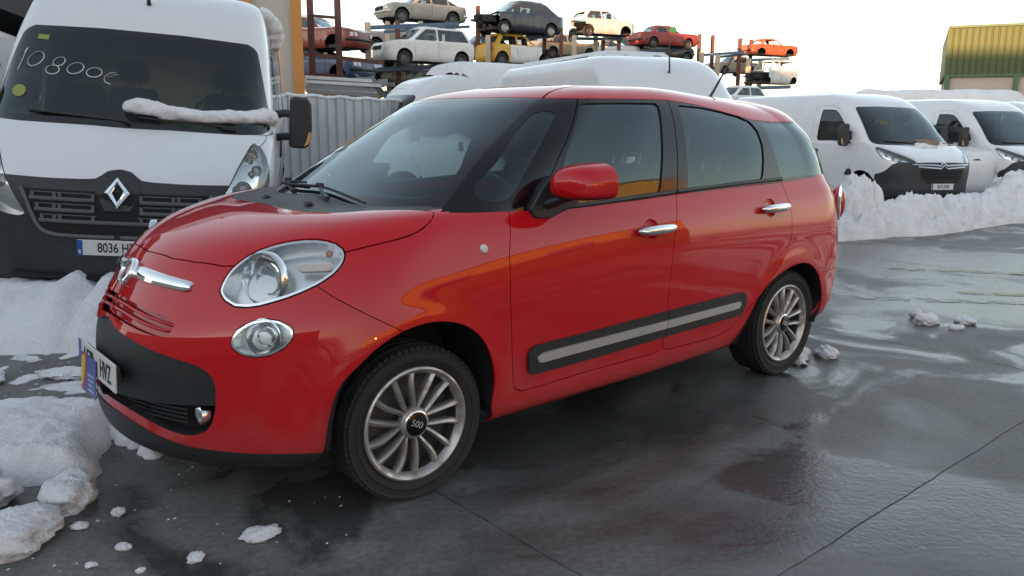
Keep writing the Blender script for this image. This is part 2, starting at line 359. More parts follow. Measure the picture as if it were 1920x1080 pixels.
class MB:
    def __init__(s): s.v = []; s.f = []
    def add(s, V, F):
        b = len(s.v); s.v += [tuple(map(float, p)) for p in V]; s.f += [tuple(int(i)+b for i in f) for f in F]; return s
    def box(s, c, d, R=None, taper=(1, 1)):
        x, y, z = (k/2 for k in d); t, u = taper
        P = [Vector(q) for q in ((-x, -y, -z), (x, -y, -z), (x, y, -z), (-x, y, -z), (-x*t, -y*u, z), (x*t, -y*u, z), (x*t, y*u, z), (-x*t, y*u, z))]
        if R is not None: P = [R @ q for q in P]
        return s.add([q+Vector(c) for q in P], [(3, 2, 1, 0), (4, 5, 6, 7), (0, 1, 5, 4), (1, 2, 6, 5), (2, 3, 7, 6), (3, 0, 4, 7)])
    def tube(s, path, r, n=10, cap=True, flat=1.0, upv=None):
        P = [Vector(p) for p in path]; m = len(P); rr = r if hasattr(r, '__len__') else [r]*m; V = []; F = []; prev = None
        for i, p in enumerate(P):
            t = (P[min(i+1, m-1)]-P[max(i-1, 0)]).normalized()
            if prev is None: a = Vector(upv) if upv else (Vector((0, 0, 1)) if abs(t.z) < .9 else Vector((1, 0, 0)))
            else: a = prev
            a = (a-t*a.dot(t)).normalized(); b = t.cross(a); prev = a
            for k in range(n):
                th = 2*pi*k/n; V.append(p+a*(cos(th)*rr[i]*flat)+b*(sin(th)*rr[i]))
        for i in range(m-1):
            for k in range(n): F.append((i*n+k, i*n+(k+1) % n, (i+1)*n+(k+1) % n, (i+1)*n+k))
        if cap: F += [tuple(range(n-1, -1, -1)), tuple((m-1)*n+k for k in range(n))]
        return s.add(V, F)
    def lathe(s, prof, n=48, axis='y', c=(0, 0, 0), a0=0, a1=2*pi):
        """prof: (radius, position along the axis)"""
        full = abs(a1-a0-2*pi) < 1e-6; k = n if full else n+1; V = []; F = []
        for (r, h) in prof:
            for i in range(k):
                th = a0+(a1-a0)*i/n; p, q = r*cos(th), r*sin(th)
                V.append({'y': (p, h, q), 'z': (p, q, h), 'x': (h, p, q)}[axis])
        for j in range(len(prof)-1):
            for i in range(n):
                i2 = (i+1) % k; F.append((j*k+i, j*k+i2, (j+1)*k+i2, (j+1)*k+i))
        if axis == 'y': F = [f[::-1] for f in F]
        return s.add([(x+c[0], y+c[1], z+c[2]) for x, y, z in V], F)
    def prism(s, poly, fn, d0=0., d1=.01):
        """closed polygon (u,v) extruded between depths d0 and d1; fn(u,v,d)->xyz"""
        n = len(poly); V = [fn(u, v, d0) for u, v in poly]+[fn(u, v, d1) for u, v in poly]
        F = [tuple(range(n-1, -1, -1)), tuple(range(n, 2*n))]+[(i, (i+1) % n, n+(i+1) % n, n+i) for i in range(n)]
        return s.add(V, F)
    def xf(s, Mx):
        s.v = [tuple(Mx @ Vector(p)) for p in s.v]; return s
    def obj(s, name, mat, parent=None, angle=35, smooth=True, bevel=0., seg=2):
        me = bpy.data.meshes.new(name); me.from_pydata(s.v, [], s.f); me.validate()
        if smooth: me.polygons.foreach_set('use_smooth', np.ones(len(me.polygons), bool)); me.set_sharp_from_angle(angle=rad(angle))
        if mat is not None: me.materials.append(mat)
        o = bpy.data.objects.new(name, me); link(o, parent)
        if bevel:
            b = o.modifiers.new('bevel', 'BEVEL'); b.width = bevel; b.segments = seg; b.limit_method = 'ANGLE'; b.angle_limit = rad(40)
        return o
def copy_tree(o, parent=None, mats=None):
    c = o.copy()
    if mats and c.type == 'MESH' and c.data.materials and c.data.materials[0] in mats:
        c.data = c.data.copy(); c.data.materials[0] = mats[c.data.materials[0]]
    link(c, parent)
    for ch in list(o.children): copy_tree(ch, c, mats)
    return c
def text(name, body, size, mat, parent, loc, rot, extrude=.0006, align='CENTER', sx=1., bold=0.):
    cu = bpy.data.curves.new(name, 'FONT'); cu.body = body; cu.size = size; cu.extrude = extrude; cu.align_x = align; cu.align_y = 'CENTER'; cu.offset = bold
    t = bpy.data.objects.new(name, cu); me = bpy.data.meshes.new_from_object(t); me.materials.clear(); me.materials.append(mat)
    bpy.data.objects.remove(t); o = bpy.data.objects.new(name, me); link(o, parent); o.location = loc; o.rotation_euler = rot; o.scale = (sx, 1, 1); return o

# ---------------------------------------------------------------- red people carrier
CAR_RZ = rad(220.282)
_cx, _cy = 1.692, 3.398
CAR_LOC = (-(cos(CAR_RZ)*_cx-sin(CAR_RZ)*_cy), -(sin(CAR_RZ)*_cx+cos(CAR_RZ)*_cy), 0)
ARCH_F = [(.40, .15), (.405, .32), (.36, .53), (.27, .632), (.19, .69), (.109, .724), (0, .74), (-.11, .727), (-.20, .69), (-.275, .625), (-.325, .53), (-.345, .43), (-.335, .33), (-.31, .15)]
ARCH_R = [(-2.02, .15), (-2.06, .286), (-2.15, .40), (-2.232, .525), (-2.35, .615), (-2.484, .662), (-2.6, .682), (-2.709, .677), (-2.80, .637), (-2.874, .57), (-2.925, .48), (-2.939, .42), (-2.92, .36), (-2.87, .29), (-2.86, .15)]
HL3 = [(.635, .536, .881), (.617, .527, .916), (.585, .526, .956), (.531, .539, .999), (.465, .566, 1.03), (.399, .605, 1.049), (.338, .654, 1.058), (.293, .70, 1.054), (.268, .733, 1.043), (.258, .763, 1.022), (.266, .78, .995), (.291, .788, .965), (.333, .785, .933), (.384, .77, .905), (.452, .739, .875), (.511, .704, .854), (.567, .661, .837), (.611, .613, .835), (.631, .571, .852)]
FOG3 = [(.649, .643, .718), (.638, .643, .746), (.608, .657, .777), (.57, .685, .796), (.534, .715, .80), (.50, .748, .79), (.478, .771, .769), (.475, .78, .746), (.488, .777, .719), (.517, .762, .692), (.552, .74, .674), (.593, .708, .667), (.627, .676, .676), (.646, .654, .694)]
def uv45(P): P = np.asarray(P); return np.stack([(P[:, 1]-P[:, 0])*.70711, P[:, 2]], -1)
HLU, FOGU = crom(uv45(HL3), 5), crom(uv45(FOG3), 5)
OPENP = [(-.05, .712), (.132, .702), (.261, .684), (.395, .661), (.494, .645), (.56, .627), (.597, .598), (.610, .554), (.608, .483), (.594, .423), (.573, .388), (.535, .368), (.475, .366), (.382, .385), (.289, .408), (.18, .425), (.05, .432), (-.05, .432)]
HOODP = [(.714, -.1), (.714, 0), (.71, .071), (.692, .238), (.658, .357), (.60, .493), (.52, .60), (.40, .70), (.254, .77), (.194, .788), (.116, .807), (.037, .819), (-.019, .82), (-.073, .812), (-.117, .792), (-.144, .759), (-.012, .625), (.035, .575), (.104, .545), (.162, .496), (.205, .393), (.224, .178), (.228, 0), (.228, -.1)]
DOOR1 = [(-.50, 1.30), (-.48, 1.121), (-.433, .946), (-.423, .773), (-.438, .565), (-.45, .42), (-.458, .38), (-.48, .358), (-.53, .352), (-.9, .362), (-1.33, .362), (-1.39, .364), (-1.42, .378), (-1.438, .42), (-1.448, .55), (-1.453, .739), (-1.474, .921), (-1.545, 1.126), (-1.60, 1.30)]
DOOR2 = [(-1.60, 1.30), (-1.545, 1.126), (-1.474, .921), (-1.453, .739), (-1.448, .55), (-1.438, .42), (-1.445, .375), (-1.48, .362), (-1.83, .36), (-1.94, .368), (-2.02, .388), (-2.08, .43), (-2.15, .475), (-2.249, .539), (-2.321, .612), (-2.407, .684), (-2.489, .76), (-2.543, .857), (-2.549, .963), (-2.53, 1.054), (-2.51, 1.144), (-2.50, 1.30)]
BELT = np.array([(.3, 1.136), (-.1, 1.136), (-.3, 1.124), (-.48, 1.119), (-.7, 1.112), (-.92, 1.117), (-1.55, 1.145), (-2.14, 1.163), (-2.5, 1.168), (-2.97, 1.178), (-3.5, 1.182)])[::-1]
WF = [(-1.047, 1.567), (-1.30, 1.575), (-1.545, 1.577), (-1.558, 1.565), (-1.507, 1.405), (-1.435, 1.165), (-1.425, 1.148), (-1.18, 1.135), (-.929, 1.125), (-.72, 1.118), (-.71, 1.13), (-.84, 1.342), (-.95, 1.476), (-1.03, 1.56)]
WR = [(-1.725, 1.571), (-1.933, 1.562), (-2.12, 1.541), (-2.25, 1.518), (-2.335, 1.492), (-2.372, 1.442), (-2.374, 1.373), (-2.345, 1.27), (-2.315, 1.185), (-2.29, 1.176), (-1.95, 1.168), (-1.66, 1.156), (-1.645, 1.166), (-1.67, 1.337), (-1.71, 1.55)]
WA = [(-.883, 1.525), (-.848, 1.532), (-.782, 1.506), (-.655, 1.426), (-.506, 1.316), (-.391, 1.238), (-.362, 1.206), (-.365, 1.171), (-.434, 1.160), (-.51, 1.180), (-.578, 1.248), (-.712, 1.377), (-.821, 1.469), (-.872, 1.508)]
WQ = [(-2.455, 1.484), (-2.70, 1.480), (-2.875, 1.480), (-2.90, 1.466), (-2.95, 1.36), (-3.03, 1.22), (-3.02, 1.188), (-2.97, 1.182), (-2.73, 1.180), (-2.507, 1.177), (-2.498, 1.19), (-2.472, 1.321)]
ROOFX = np.array([(-3.4, 1.508), (-3.05, 1.495), (-2.92, 1.491), (-2.62, 1.489), (-2.38, 1.499), (-2.2, 1.527), (-2.0, 1.56), (-1.85, 1.578), (-1.65, 1.594), (-1.4, 1.594), (-1.04, 1.588), (-.9, 1.590), (-.84, 1.598)])
def wheel(name, parent, loc, steer=0., left=True, R=.315, rimR=.228, W=.205, spokes=7, mats=None, logo=True, lugs=True):
    """tyre, rim with paired curved spokes, hub cap; +y is the outer face"""
    mt = mats or {}; w = empty(name, loc); w.parent = parent; w.rotation_euler = (0, 0, steer+(0 if left else pi))
    h = W/2; r0 = rimR+.006
    prof = [(r0-.012, -h+.02), (r0+.004, -h+.012), (r0+.03, -h+.002), ((r0+R)/2+.01, -h), (R-.03, -h+.004), (R-.010, -h+.018), (R-.002, -h+.035)]
    for g in (-.045, 0., .045): prof += [(R, g-.006), (R-.007, g-.004), (R-.007, g+.004), (R, g+.006)]
    prof += [(R-.002, h-.035), (R-.010, h-.018), (R-.03, h-.004), ((r0+R)/2+.025, h+.001), ((r0+R)/2+.022, h-.002), ((r0+R)/2-.006, h-.002), ((r0+R)/2-.01, h+.001), (r0+.03, h-.002), (r0+.012, h-.008), (r0+.004, h-.012), (r0-.012, h-.02)]
    t = MB().lathe(prof, 72); b0 = len(t.v)
    for k in range(66):                                   # shoulder tread blocks
        a = 2*pi*k/66
        for sy in (-1, 1):
            Rm = Matrix.Rotation(-a, 3, 'Y'); t.box(Rm @ Vector((R-.0095, sy*(h-.026), 0)), (.014, .028, .023), Rm @ Matrix.Rotation(sy*.25, 3, 'X'))
    tyre = t.obj('tyre', mt.get('tyre', M['rubber']), w, 30)
    rb = MB().lathe([(rimR+.004, h-.020), (rimR+.004, h-.004), (rimR-.004, h), (rimR-.012, h-.004), (rimR-.020, h-.016), (rimR-.027, h-.030)], 72)
    rm = rb.obj('rim', mt.get('rim', M['alloy']), w, 40)
    MB().lathe([(rimR-.0265, h-.029), (rimR-.030, h-.06), (rimR-.031, -h+.03)], 48).obj('rim_barrel', M['alloy_dk'], rm, 40)
    MB().lathe([(rimR-.026, h-.09), (.06, h-.085), (.0, h-.085)], 40).obj('brake_disc', M['alloy_dk'], w, 30)
    if spokes:
        for k in range(spokes):                           # paired spokes forming a U at the hub
            s = MB()
            for sd in (-1, 1):
                P = []; Wd = []
                for j in range(9):
                    q = j/8; r = .052+q*(rimR-.012-.052); a = 2*pi*k/spokes+sd*(pi/spokes*(.24+.30*q))+.16*sin(q*pi)*sd*.35-.16*q*(1-q)*1.2
                    P.append((r, a, h-.022+.010*sin(q*pi*.9)-.006*(1-q))); Wd.append(.0085+.0052*q)
                V = []; 
                for (r, a, y), wd in zip(P, Wd):
                    da = wd/max(r, .03)
                    for (dd, yy) in ((-1., -.034), (-1., -.006), (-.55, .0), (.2, .003), (1., -.007), (1., -.034)): V.append((r*cos(a+dd*da), y+yy, r*sin(a+dd*da)))
                F = []
                for j in range(8):
                    for c in range(6): F.append((j*6+c, j*6+(c+1) % 6, (j+1)*6+(c+1) % 6, (j+1)*6+c))
                s.add(V, F)
            s.obj('spoke', mt.get('rim', M['alloy']), rm, 50)
    MB().lathe([(.066, h-.05), (.066, h-.026), (.060, h-.016), (.050, h-.012)], 40).obj('hub', mt.get('rim', M['alloy']), rm, 40)
    c = MB().lathe([(.051, h-.014), (.050, h-.009), (.044, h-.006), (.0, h-.004)], 36).obj('hub_cap', M['gloss_black'], w, 30)
    MB().lathe([(.0505, h-.013), (.054, h-.010), (.0505, h-.0075), (.048, h-.0072)], 36).obj('cap_ring', M['chrome'], c, 40)
    if logo: text('lettering', '500', .038, M['lamp_satin'], c, (0, h-.003, 0), (pi/2, .45, pi), .0008, sx=1.0)
    return w
def lampset(half, U, parent, mside, name):
    pass
def red_car():
    T = empty('people_carrier', CAR_LOC, CAR_RZ, 'glossy red people carrier with black pillars, parked at the front of the yard', 'car')
    lo, up = red_lower(), red_upper()
    sides = ((1, lambda m: m), (-1, lambda m: m.mir()))
    # ---- wheel arches, lamps, openings
    def inside(m, poly, kind, smooth=True, ymin=.45):
        P = crom(poly, 5) if smooth else np.array(poly)
        x, y, z = m.xyz()
        if kind == 'xz': g = sdist(np.stack([x, z], -1), P); return np.where(y < ymin, np.abs(g)+.2, g)
        if kind == 'yz': g = sdist(np.stack([y, z], -1), P); return np.where(x < .45, np.abs(g)+.2, g)
        if kind == 'xy': g = sdist(np.stack([x, y], -1), P); return np.where(z < .80, np.abs(g)+.2, g)
    wellF, body = lo.cut(inside(lo, ARCH_F, 'xz')); wellR, body = body.cut(inside(body, ARCH_R, 'xz'))
    def g45(m, U): g = sdist(uv45(m.V), U); return np.where(m.V[:, 0] < .1, np.abs(g)+.2, g)
    hl, body = body.split(g45(body, HLU), .003); fog, body = body.split(g45(body, FOGU), .002)
    opening, body = body.cut(inside(body, OPENP, 'yz'))
    SLOTT = np.array([(-.05, .812), (.10, .808), (.25, .795), (.345, .787), (.395, .779), (.43, .765)]); SLOTB = np.array([(-.05, .738), (.08, .736), (.20, .728), (.30, .718), (.385, .712), (.42, .722)])
    sl1, body = body.cut(inside(body, list(map(tuple, SLOTT))+[(.436, .745)]+list(map(tuple, SLOTB[::-1])), 'yz', False))
    # drop what lies inside under the glass and above the belt line
    x, y, z = body.xyz(); bz = np.interp(x, BELT[:, 0], BELT[:, 1])
    shell = body.cut(np.where((x > -.16) | (y > .95), -1., z-bz+.0))[0]
    hood, rest = shell.split(inside(shell, HOODP, 'xy', False), .002)
    x, y, z = rest.xyz(); cowl, rest = rest.cut(np.where(z > 1.05, sdist(np.stack([x, y], -1), np.array([(.40, -.3), (.36, .2), (.30, .45), (.16, .60), (.0, .69), (-.10, .735), (-.20, .745), (-.36, .745), (-.36, -.3)])), 1.))
    panel('hood', hood.both(), M['red'], T)
    x, y, z = rest.xyz(); line = [(.60, 1.02), (.41, .935), (.375, .907), (.336, .868), (.249, .808), (.15, .749), (.05, .69)]
    fb, rest = rest.split(np.where(x > -.2, ldist(np.stack([x, z], -1), line)*-1, 1.), .0018)
    # lower lip
    LIP = np.array([(0, .392), (.15, .388), (.276, .366), (.416, .333), (.526, .318), (.70, .310), (.84, .305), (1, .305)])
    x, y, z = fb.xyz(); lip, fbr = fb.cut(z-np.interp(y, LIP[:, 0], LIP[:, 1]))
    bump_o = panel('front_bumper', fbr.both(), M['red'], T, .018)
    panel('lower_lip', lip.off(.004).both(), M['plastic'], bump_o, .03)
    # recessed red slots with their ribs
    slo = panel('air_slot', sl1.off(-.040).both(), M['red'], bump_o, 0)
    for t_ in (.34, .68):
        P = []
        for yy in np.linspace(-.415, .415, 41):
            ay = abs(yy); zz = np.interp(ay, SLOTT[:, 0], SLOTT[:, 1])*(1-t_)+np.interp(ay, SLOTB[:, 0], SLOTB[:, 1])*t_; k = np.argmin((lo.V[:, 1]-ay)**2+(lo.V[:, 2]-zz)**2+np.where(lo.V[:, 0] < .3, 9, 0)); xx = lo.V[k, 0]-(lo.N[k, 1]*(ay-lo.V[k, 1])+lo.N[k, 2]*(zz-lo.V[k, 2]))/lo.N[k, 0]
            P.append((xx-.012-.10*max(0, ay-.36)**1.0, yy, zz))
        MB().tube(P, .0075, 8, True, .8).obj('slot_rib', M['red'], slo, 60)
    # black lower mouth: bar, mesh floor, fog lights
    op = opening; x, y, z = op.xyz()
    mid = op.off(-.012); xm, ym, zm = mid.xyz(); up_, lw_ = mid.cut(-(zm-(.455+.03*np.clip(ym/.6, 0, 1)**2)))
    mb = panel('bumper_insert', up_.both(), M['plastic'], bump_o, .03)
    flo = panel('lower_grille', lw_.off(-.05).both(), M['dark'], bump_o, 0)
    bv, bf = op.both().rim(.075); meshobj('mouth_edge', bv, bf, M['plastic'], bump_o)
    for k in range(4):
        zz = .40+.016*k; P = []
        for yy in np.linspace(-.50, .50, 31): P.append((.885-.46*yy*yy, yy, zz+.02*abs(yy)))
        MB().tube(P, .004, 6).obj('grille_slat', M['plastic'], flo)
    # ---- sides
    d1, rest = rest.split(inside(rest, DOOR1, 'xz', False), .0022); d2, rest = rest.split(inside(rest, DOOR2, 'xz', False), .0022)
    x, y, z = rest.xyz(); fen, rest = rest.cut(-(x+.40+.35*np.clip(.36-z, 0, .2)))
    x, y, z = rest.xyz(); sill, quar = rest.cut(-(x+2.0))
    x, y, z = quar.xyz(); rb, quar = quar.split(np.where(x < -2.9, z-.60, 1.), .002)
    x, y, z = quar.xyz(); gate, quar = quar.split(np.where(x < -3.05, y-.64, 1.), .002)
    panel('rear_bumper', rb.both(), M['red'], T); panel('tailgate', gate.both(), M['red'], T)
    inner = lo.off(-.016); xi, yi, zi = inner.xyz()
    inner = inner.cut(np.where((xi > -.45), np.minimum(zi-1.0, yi-2), zi-1.08))[0]
    for P in (ARCH_F, ARCH_R): inner = inner.cut(inside(inner, P, 'xz'))[1]
    inner = inner.cut(g45(inner, HLU))[1]; inner = inner.cut(g45(inner, FOGU))[1]; inner = inner.cut(inside(inner, OPENP, 'yz'))[1]; inner = inner.cut(inside(inner, [(-.1, .82), (.44, .80), (.44, .70), (-.1, .71)], 'yz', False))[1]
    inner = inner.cut(np.where(inner.V[:, 0] > .0, -1, inner.V[:, 2]-1.07))[0]
    panel('inner_body', inner.both(), M['dark'], T, 0)
    x, y, z = cowl.xyz(); cowl = cowl.cut(-(x+.32))[0].biggest()
    cw = panel('cowl_panel', cowl.both(), M['plastic'], T, .006)
    doors = {}; d1f, d2f = d1, d2
    for (hx, hz) in ((-1.31, .984), (-2.335, 1.022)):
        for q_ in (1, 2):
            m_ = d1 if q_ == 1 else d2; m_ = m_.cut(np.where(m_.V[:, 1] < .5, 1., np.hypot(m_.V[:, 0]-hx, (m_.V[:, 2]-hz)/.93)-.056))[1]
            if q_ == 1: d1 = m_
            else: d2 = m_
    for sg, mr in sides:
        panel('front_fender', mr(fen.biggest()), M['red'], T); panel('sill', mr(sill), M['red'], T); panel('quarter_panel', mr(quar), M['red'], T)
        doors[sg, 1] = panel('front_door', mr(d1), M['red'], T); doors[sg, 2] = panel('rear_door', mr(d2), M['red'], T)
        # wheel wells: a rolled lip and a dark liner
        for nm, P, cx in (('front', ARCH_F, .03), ('rear', ARCH_R, -2.6)):
            C = crom(P, 4)[:-4]; C = C[(C[:, 1] > .285)]; V = []; F = []; n = len(C)
            for yy in (.875, .80, .52):
                k = 1.0 if yy > .7 else 1.04
                V += [((px-cx)*k+cx, sg*(yy-(.0 if yy < .85 else .0)), (pz-.3)*k+.3) for px, pz in C]
            for j in range(2):
                for i in range(n-1): F.append((j*n+i, j*n+i+1, (j+1)*n+i+1, (j+1)*n+i))
            V += [(cx, sg*.52, .3)]; c = len(V)-1
            for i in range(n-1): F.append((2*n+i, 2*n+i+1, c))
            MB().add(V, F).obj('wheel_liner', M['dark'], T)
        # door mouldings: black plate with a satin strip, split at the door gap
        MO = [(-.527, .517), (-.535, .538), (-.556, .548), (-.969, .556), (-1.445, .570), (-2.058, .583), (-2.10, .578), (-2.119, .556), (-2.123, .511), (-2.112, .475), (-2.082, .454), (-1.464, .441), (-.982, .424), (-.576, .419), (-.545, .422), (-.532, .441)]
        SI = [(-.568, .501), (-.575, .508), (-.592, .511), (-1.438, .524), (-2.067, .536), (-2.074, .528), (-2.070, .511), (-2.045, .497), (-1.444, .484), (-.595, .467), (-.578, .468), (-.571, .476)]
        for di, dm in ((1, d1), (2, d2)):
            for nm, PP, mat, hh in (('door_moulding', MO, M['plastic'], .012), ('silver_strip', SI, M['silver'], .018)):
                x, y, z = dm.xyz(); g = np.where(y < .5, 1., sdist(np.stack([x, z], -1), np.array(PP))); q = dm.cut(g)[0]
                par = panel(nm, mr(q.off(hh)), mat, doors[sg, di] if nm == 'door_moulding' else par, .02)
        # handles
        for di, (xa, xb, zz, dm) in ((1, (-1.205, -1.455, .984, d1f)), (2, (-2.235, -2.475, 1.022, d2f))):
            yy = .876 if di == 1 else .860
            xm = (xa+xb)/2+.02; pk = MB(); cup = []
            x, y, z = dm.xyz(); q = dm.cut(np.where(y < .5, 1., np.hypot(x-xm, (z-zz)*1.08)-.058))[0]
            hd = MB(); P = []; Rr = []
            for j in range(17):
                t = j/16; px = xa+(xb-xa)*t; e = sin(pi*min(max(t, .0), 1.))**.22 if 0 < t < 1 else .0
                P.append((px, sg*(yy+.012+.026*e*(1-.0*t)), zz+.004*t)); Rr.append(.006+.019*min(1, e))
            hd.tube(P, Rr, 14, True, 1.0).obj('door_handle', M['chrome'], doors[sg, di], 60)
            cc = MB(); prof = [(.0560, .0005), (.054, -.004), (.047, -.009), (.030, -.0125), (.0, -.0135)]
            n = 36; V = []; F = []
            for r, d in prof:
                for i in range(n):
                    a = 2*pi*i/n; px, pz = xm+r*cos(a), zz+r*sin(a)*.93
                    k = np.argmin((dm.V[:, 0]-px)**2+(dm.V[:, 2]-pz)**2+np.where(dm.V[:, 1] < .6, 9, 0)); base = dm.V[k, 1]-(dm.N[k, 2]*(pz-dm.V[k, 2])+dm.N[k, 0]*(px-dm.V[k, 0]))/max(dm.N[k, 1], .3)
                    V.append((px, sg*(base+d), pz))
            for j in range(len(prof)-1):
                for i in range(n): F.append((j*n+i, j*n+(i+1) % n, (j+1)*n+(i+1) % n, (j+1)*n+i))
            if sg > 0: F = [f[::-1] for f in F]
            cc.add(V, F).obj('handle_cup', MATS['red_cup'], doors[sg, di], 60)
        # repeater on the fender
        MB().lathe([(.0, .012), (.014, .010), (.018, .004), (.019, -.004)], 20, c=(-.309, .862, .985)).xf(Matrix.Diagonal((1, sg, 1, 1))).obj('side_repeater', M['frost'], T)
        # ---- headlight
        for nm, ms, c3 in (('headlight', hl, None), ('fog_light', fog, None)):
            cen = ms.V.mean(0); ax = ms.N.mean(0); ax /= np.linalg.norm(ax)
            root = panel(nm, mr(ms.off(-.055 if nm == 'headlight' else -.045)), M['lamp_satin'], T, 0)
            bv, bf = ms.rim(.07 if nm == 'headlight' else .06, False); b = MS(bv, vnorm(bv, bf), bf); b = mr(b); meshobj('bezel', b.V, b.F, M['reflector'], root)
            panel('lens', mr(ms.off(-.001)), M['lampglass'], root, 0)
            fr = ms.cut(g45(ms, HLU if nm == 'headlight' else FOGU)+(.011 if nm == 'headlight' else .010))[1]; panel('lens_rim', mr(fr.off(.0005)), M['reflector'], root, 0)
            def place(mb, c, d, s_=sg):
                z_ = Vector(d).normalized(); x_ = Vector((0, 0, 1)).cross(z_).normalized(); y_ = z_.cross(x_)
                mt = Matrix((x_, y_, z_)).transposed().to_4x4(); mt.translation = c; mb.xf(mt)
                if s_ < 0: mb.xf(Matrix.Diagonal((1, -1, 1, 1))); mb.f = [f[::-1] for f in mb.f]
                return mb
            if nm == 'headlight':
                c0 = Vector((.50, .625, .925)); d0 = Vector((.90, .36, .10))
                place(MB().lathe([(.099, -.01), (.100, .014), (.095, .020), (.088, .012), (.076, -.012), (.062, -.045), (.05, -.06), (.0, -.066)], 40, 'z'), c0, d0).obj('bowl', M['reflector'], root, 50)
                place(MB().lathe([(.060, -.03), (.060, -.012), (.054, -.010), (.050, -.022), (.030, -.034), (.0, -.04)], 32, 'z'), c0, d0).obj('projector', MATS['projector'], root, 40)
                place(MB().lathe([(.0, .004), (.010, .0), (.014, -.01)], 16, 'z'), Vector((.305, .735, 1.012)), Vector((.6, .7, .4))).obj('indicator_bulb', M['amber'], root)
                # frosted bar
                U = [(-.030, .0), (-.024, .016), (.085, .020), (.092, .012), (.090, -.004), (.080, -.012), (-.020, -.018), (-.030, -.012)]
                e = Vector((-.70, .62, .0)).normalized(); n_ = Vector((.62, .70, .36)).normalized(); v_ = n_.cross(e)*-1; v_ = Vector((0, 0, 1)) if v_.z < 0 else v_
                o0 = Vector((.385, .725, .965))
                m_ = MB().prism(U, lambda a, b, d: o0+e*a+v_*b+n_*d, -.01, .014)
                if sg < 0: m_.xf(Matrix.Diagonal((1, -1, 1, 1))); m_.f = [f[::-1] for f in m_.f]
                m_.obj('running_light', M['frost'], root, 30, bevel=.003)
            else:
                place(MB().lathe([(.070, .012), (.066, .014), (.060, .0), (.04, -.022), (.0, -.03)], 36, 'z'), Vector((.545, .700, .732)), Vector((.80, .58, .05))).obj('bowl', M['reflector'], root, 50)
                place(MB().lathe([(.038, -.02), (.038, -.008), (.034, -.006), (.028, -.018), (.0, -.024)], 28, 'z'), Vector((.545, .700, .732)), Vector((.80, .58, .05))).obj('projector', MATS['projector'], root, 50)
        # low fog light in the black mouth
        q = MB().lathe([(.0, .012), (.030, .008), (.040, .0), (.042, -.03)], 28, 'x', (.735, sg*.515, .435)); q.obj('lower_fog_light', M['reflector'], bump_o)
        # ---- mirror
        mi = []; n = 36; V = []; F = []; V2 = []; 
        for j, t in enumerate(np.linspace(0, 1, 14)):
            sc_ = (1-t**3.6)**.45 if t < 1 else 0.0
            cy_, cz_ = .992-.035*t, 1.232-.008*t
            for i in range(n):
                a = 2*pi*i/n; ca, sa = cos(a), sin(a); wy = .116*np.sign(ca)*abs(ca)**.82; wz = (.084 if sa > 0 else .066)*np.sign(sa)*abs(sa)**(.85 if sa > 0 else .42)
                V.append((-.815+.195*t, cy_+wy*sc_, cz_+wz*sc_))
        for j in range(13):
            for i in range(n): F.append((j*n+i, j*n+(i+1) % n, (j+1)*n+(i+1) % n, (j+1)*n+i))
        Va = np.array(V); Fa = np.array([(f[0], f[1], f[2]) for f in F]+[(f[0], f[2], f[3]) for f in F]); mm = MS(Va, vnorm(Va, Fa), Fa)
        red_, blk_ = mm.cut(-(mm.V[:, 2]-1.182))
        if (mm.N[:, 0].mean() < 0): pass
        def orient(m):  # outward
            c = Va.mean(0); d = ((m.V-c)*m.N).sum(1).mean(); return m if d > 0 else MS(m.V, -m.N, m.F[:, ::-1])
        red_, blk_ = orient(red_), orient(blk_)
        mi = panel('wing_mirror', mr(red_.off(.002)), M['red'], T, .006); panel('mirror_base', mr(blk_), M['plastic'], mi, 0)
        ft = MB().prism([(-.60, 1.085), (-.575, 1.125), (-.64, 1.21), (-.70, 1.26), (-.79, 1.185), (-.86, 1.150), (-.86, 1.130), (-.68, 1.075)], lambda a, b, d: (a, sg*d, b), .775, .842); ft.obj('mirror_foot', M['plastic'], mi, 30, bevel=.008)
        MB().tube([(-.68, sg*.82, 1.135), (-.70, sg*.90, 1.165), (-.74, sg*.95, 1.185)], [.045, .038, .035], 12, True, .55).obj('mirror_arm', M['plastic'], mi)
        MB().prism([(.885, 1.17), (.88, 1.23), (.90, 1.29), (.97, 1.305), (1.06, 1.29), (1.095, 1.24), (1.09, 1.18), (1.05, 1.165)], lambda a, b, d: (-.812+d, sg*a, b), -.006, 0).obj('mirror_glass', M['chrome'], mi)
    # ---- greenhouse
    x, y, z = up.xyz(); bz = np.interp(x, BELT[:, 0], BELT[:, 1])-.012; up = up.cut(np.where((x > -.35) & (y < .7), 1., z-bz))[1]
    x, y, z = up.xyz(); gl, roof = up.split(z-np.interp(x, ROOFX[:, 0], ROOFX[:, 1]), .0015)
    x, y, z = roof.xyz(); yd = np.interp(x, [-2.9, -1.4, -1.19, -1.08, -.99, -.917, -.8], [.46, .46, .465, .475, .497, .532, .60]); r1, r2 = roof.split(y-yd, .007)
    rf = panel('roof', r1.both(), M['red'], T, .01)
    for sg, mr in sides: panel('roof_rail', mr(r2), M['red'], T, .01)
    xr, yr, zr = roof.xyz(); st = roof.cut(np.abs(yr-yd)-.02)[0]; panel('roof_channel', st.off(-.008).both(), M['plastic'], rf, 0)
    panel('headliner', MS(roof.V-roof.N*.045, -roof.N, roof.F[:, ::-1]).both(), M['seat_lt'], T, 0)
    x, y, z = gl.xyz(); ya = np.interp(z, [1.09, 1.133, 1.323, 1.474, 1.60], [.735, .716, .634, .566, .52]); ws, sd = gl.cut(np.where(x > -1.0, y-ya, np.where(x < -2.6, y+5, 1.)))
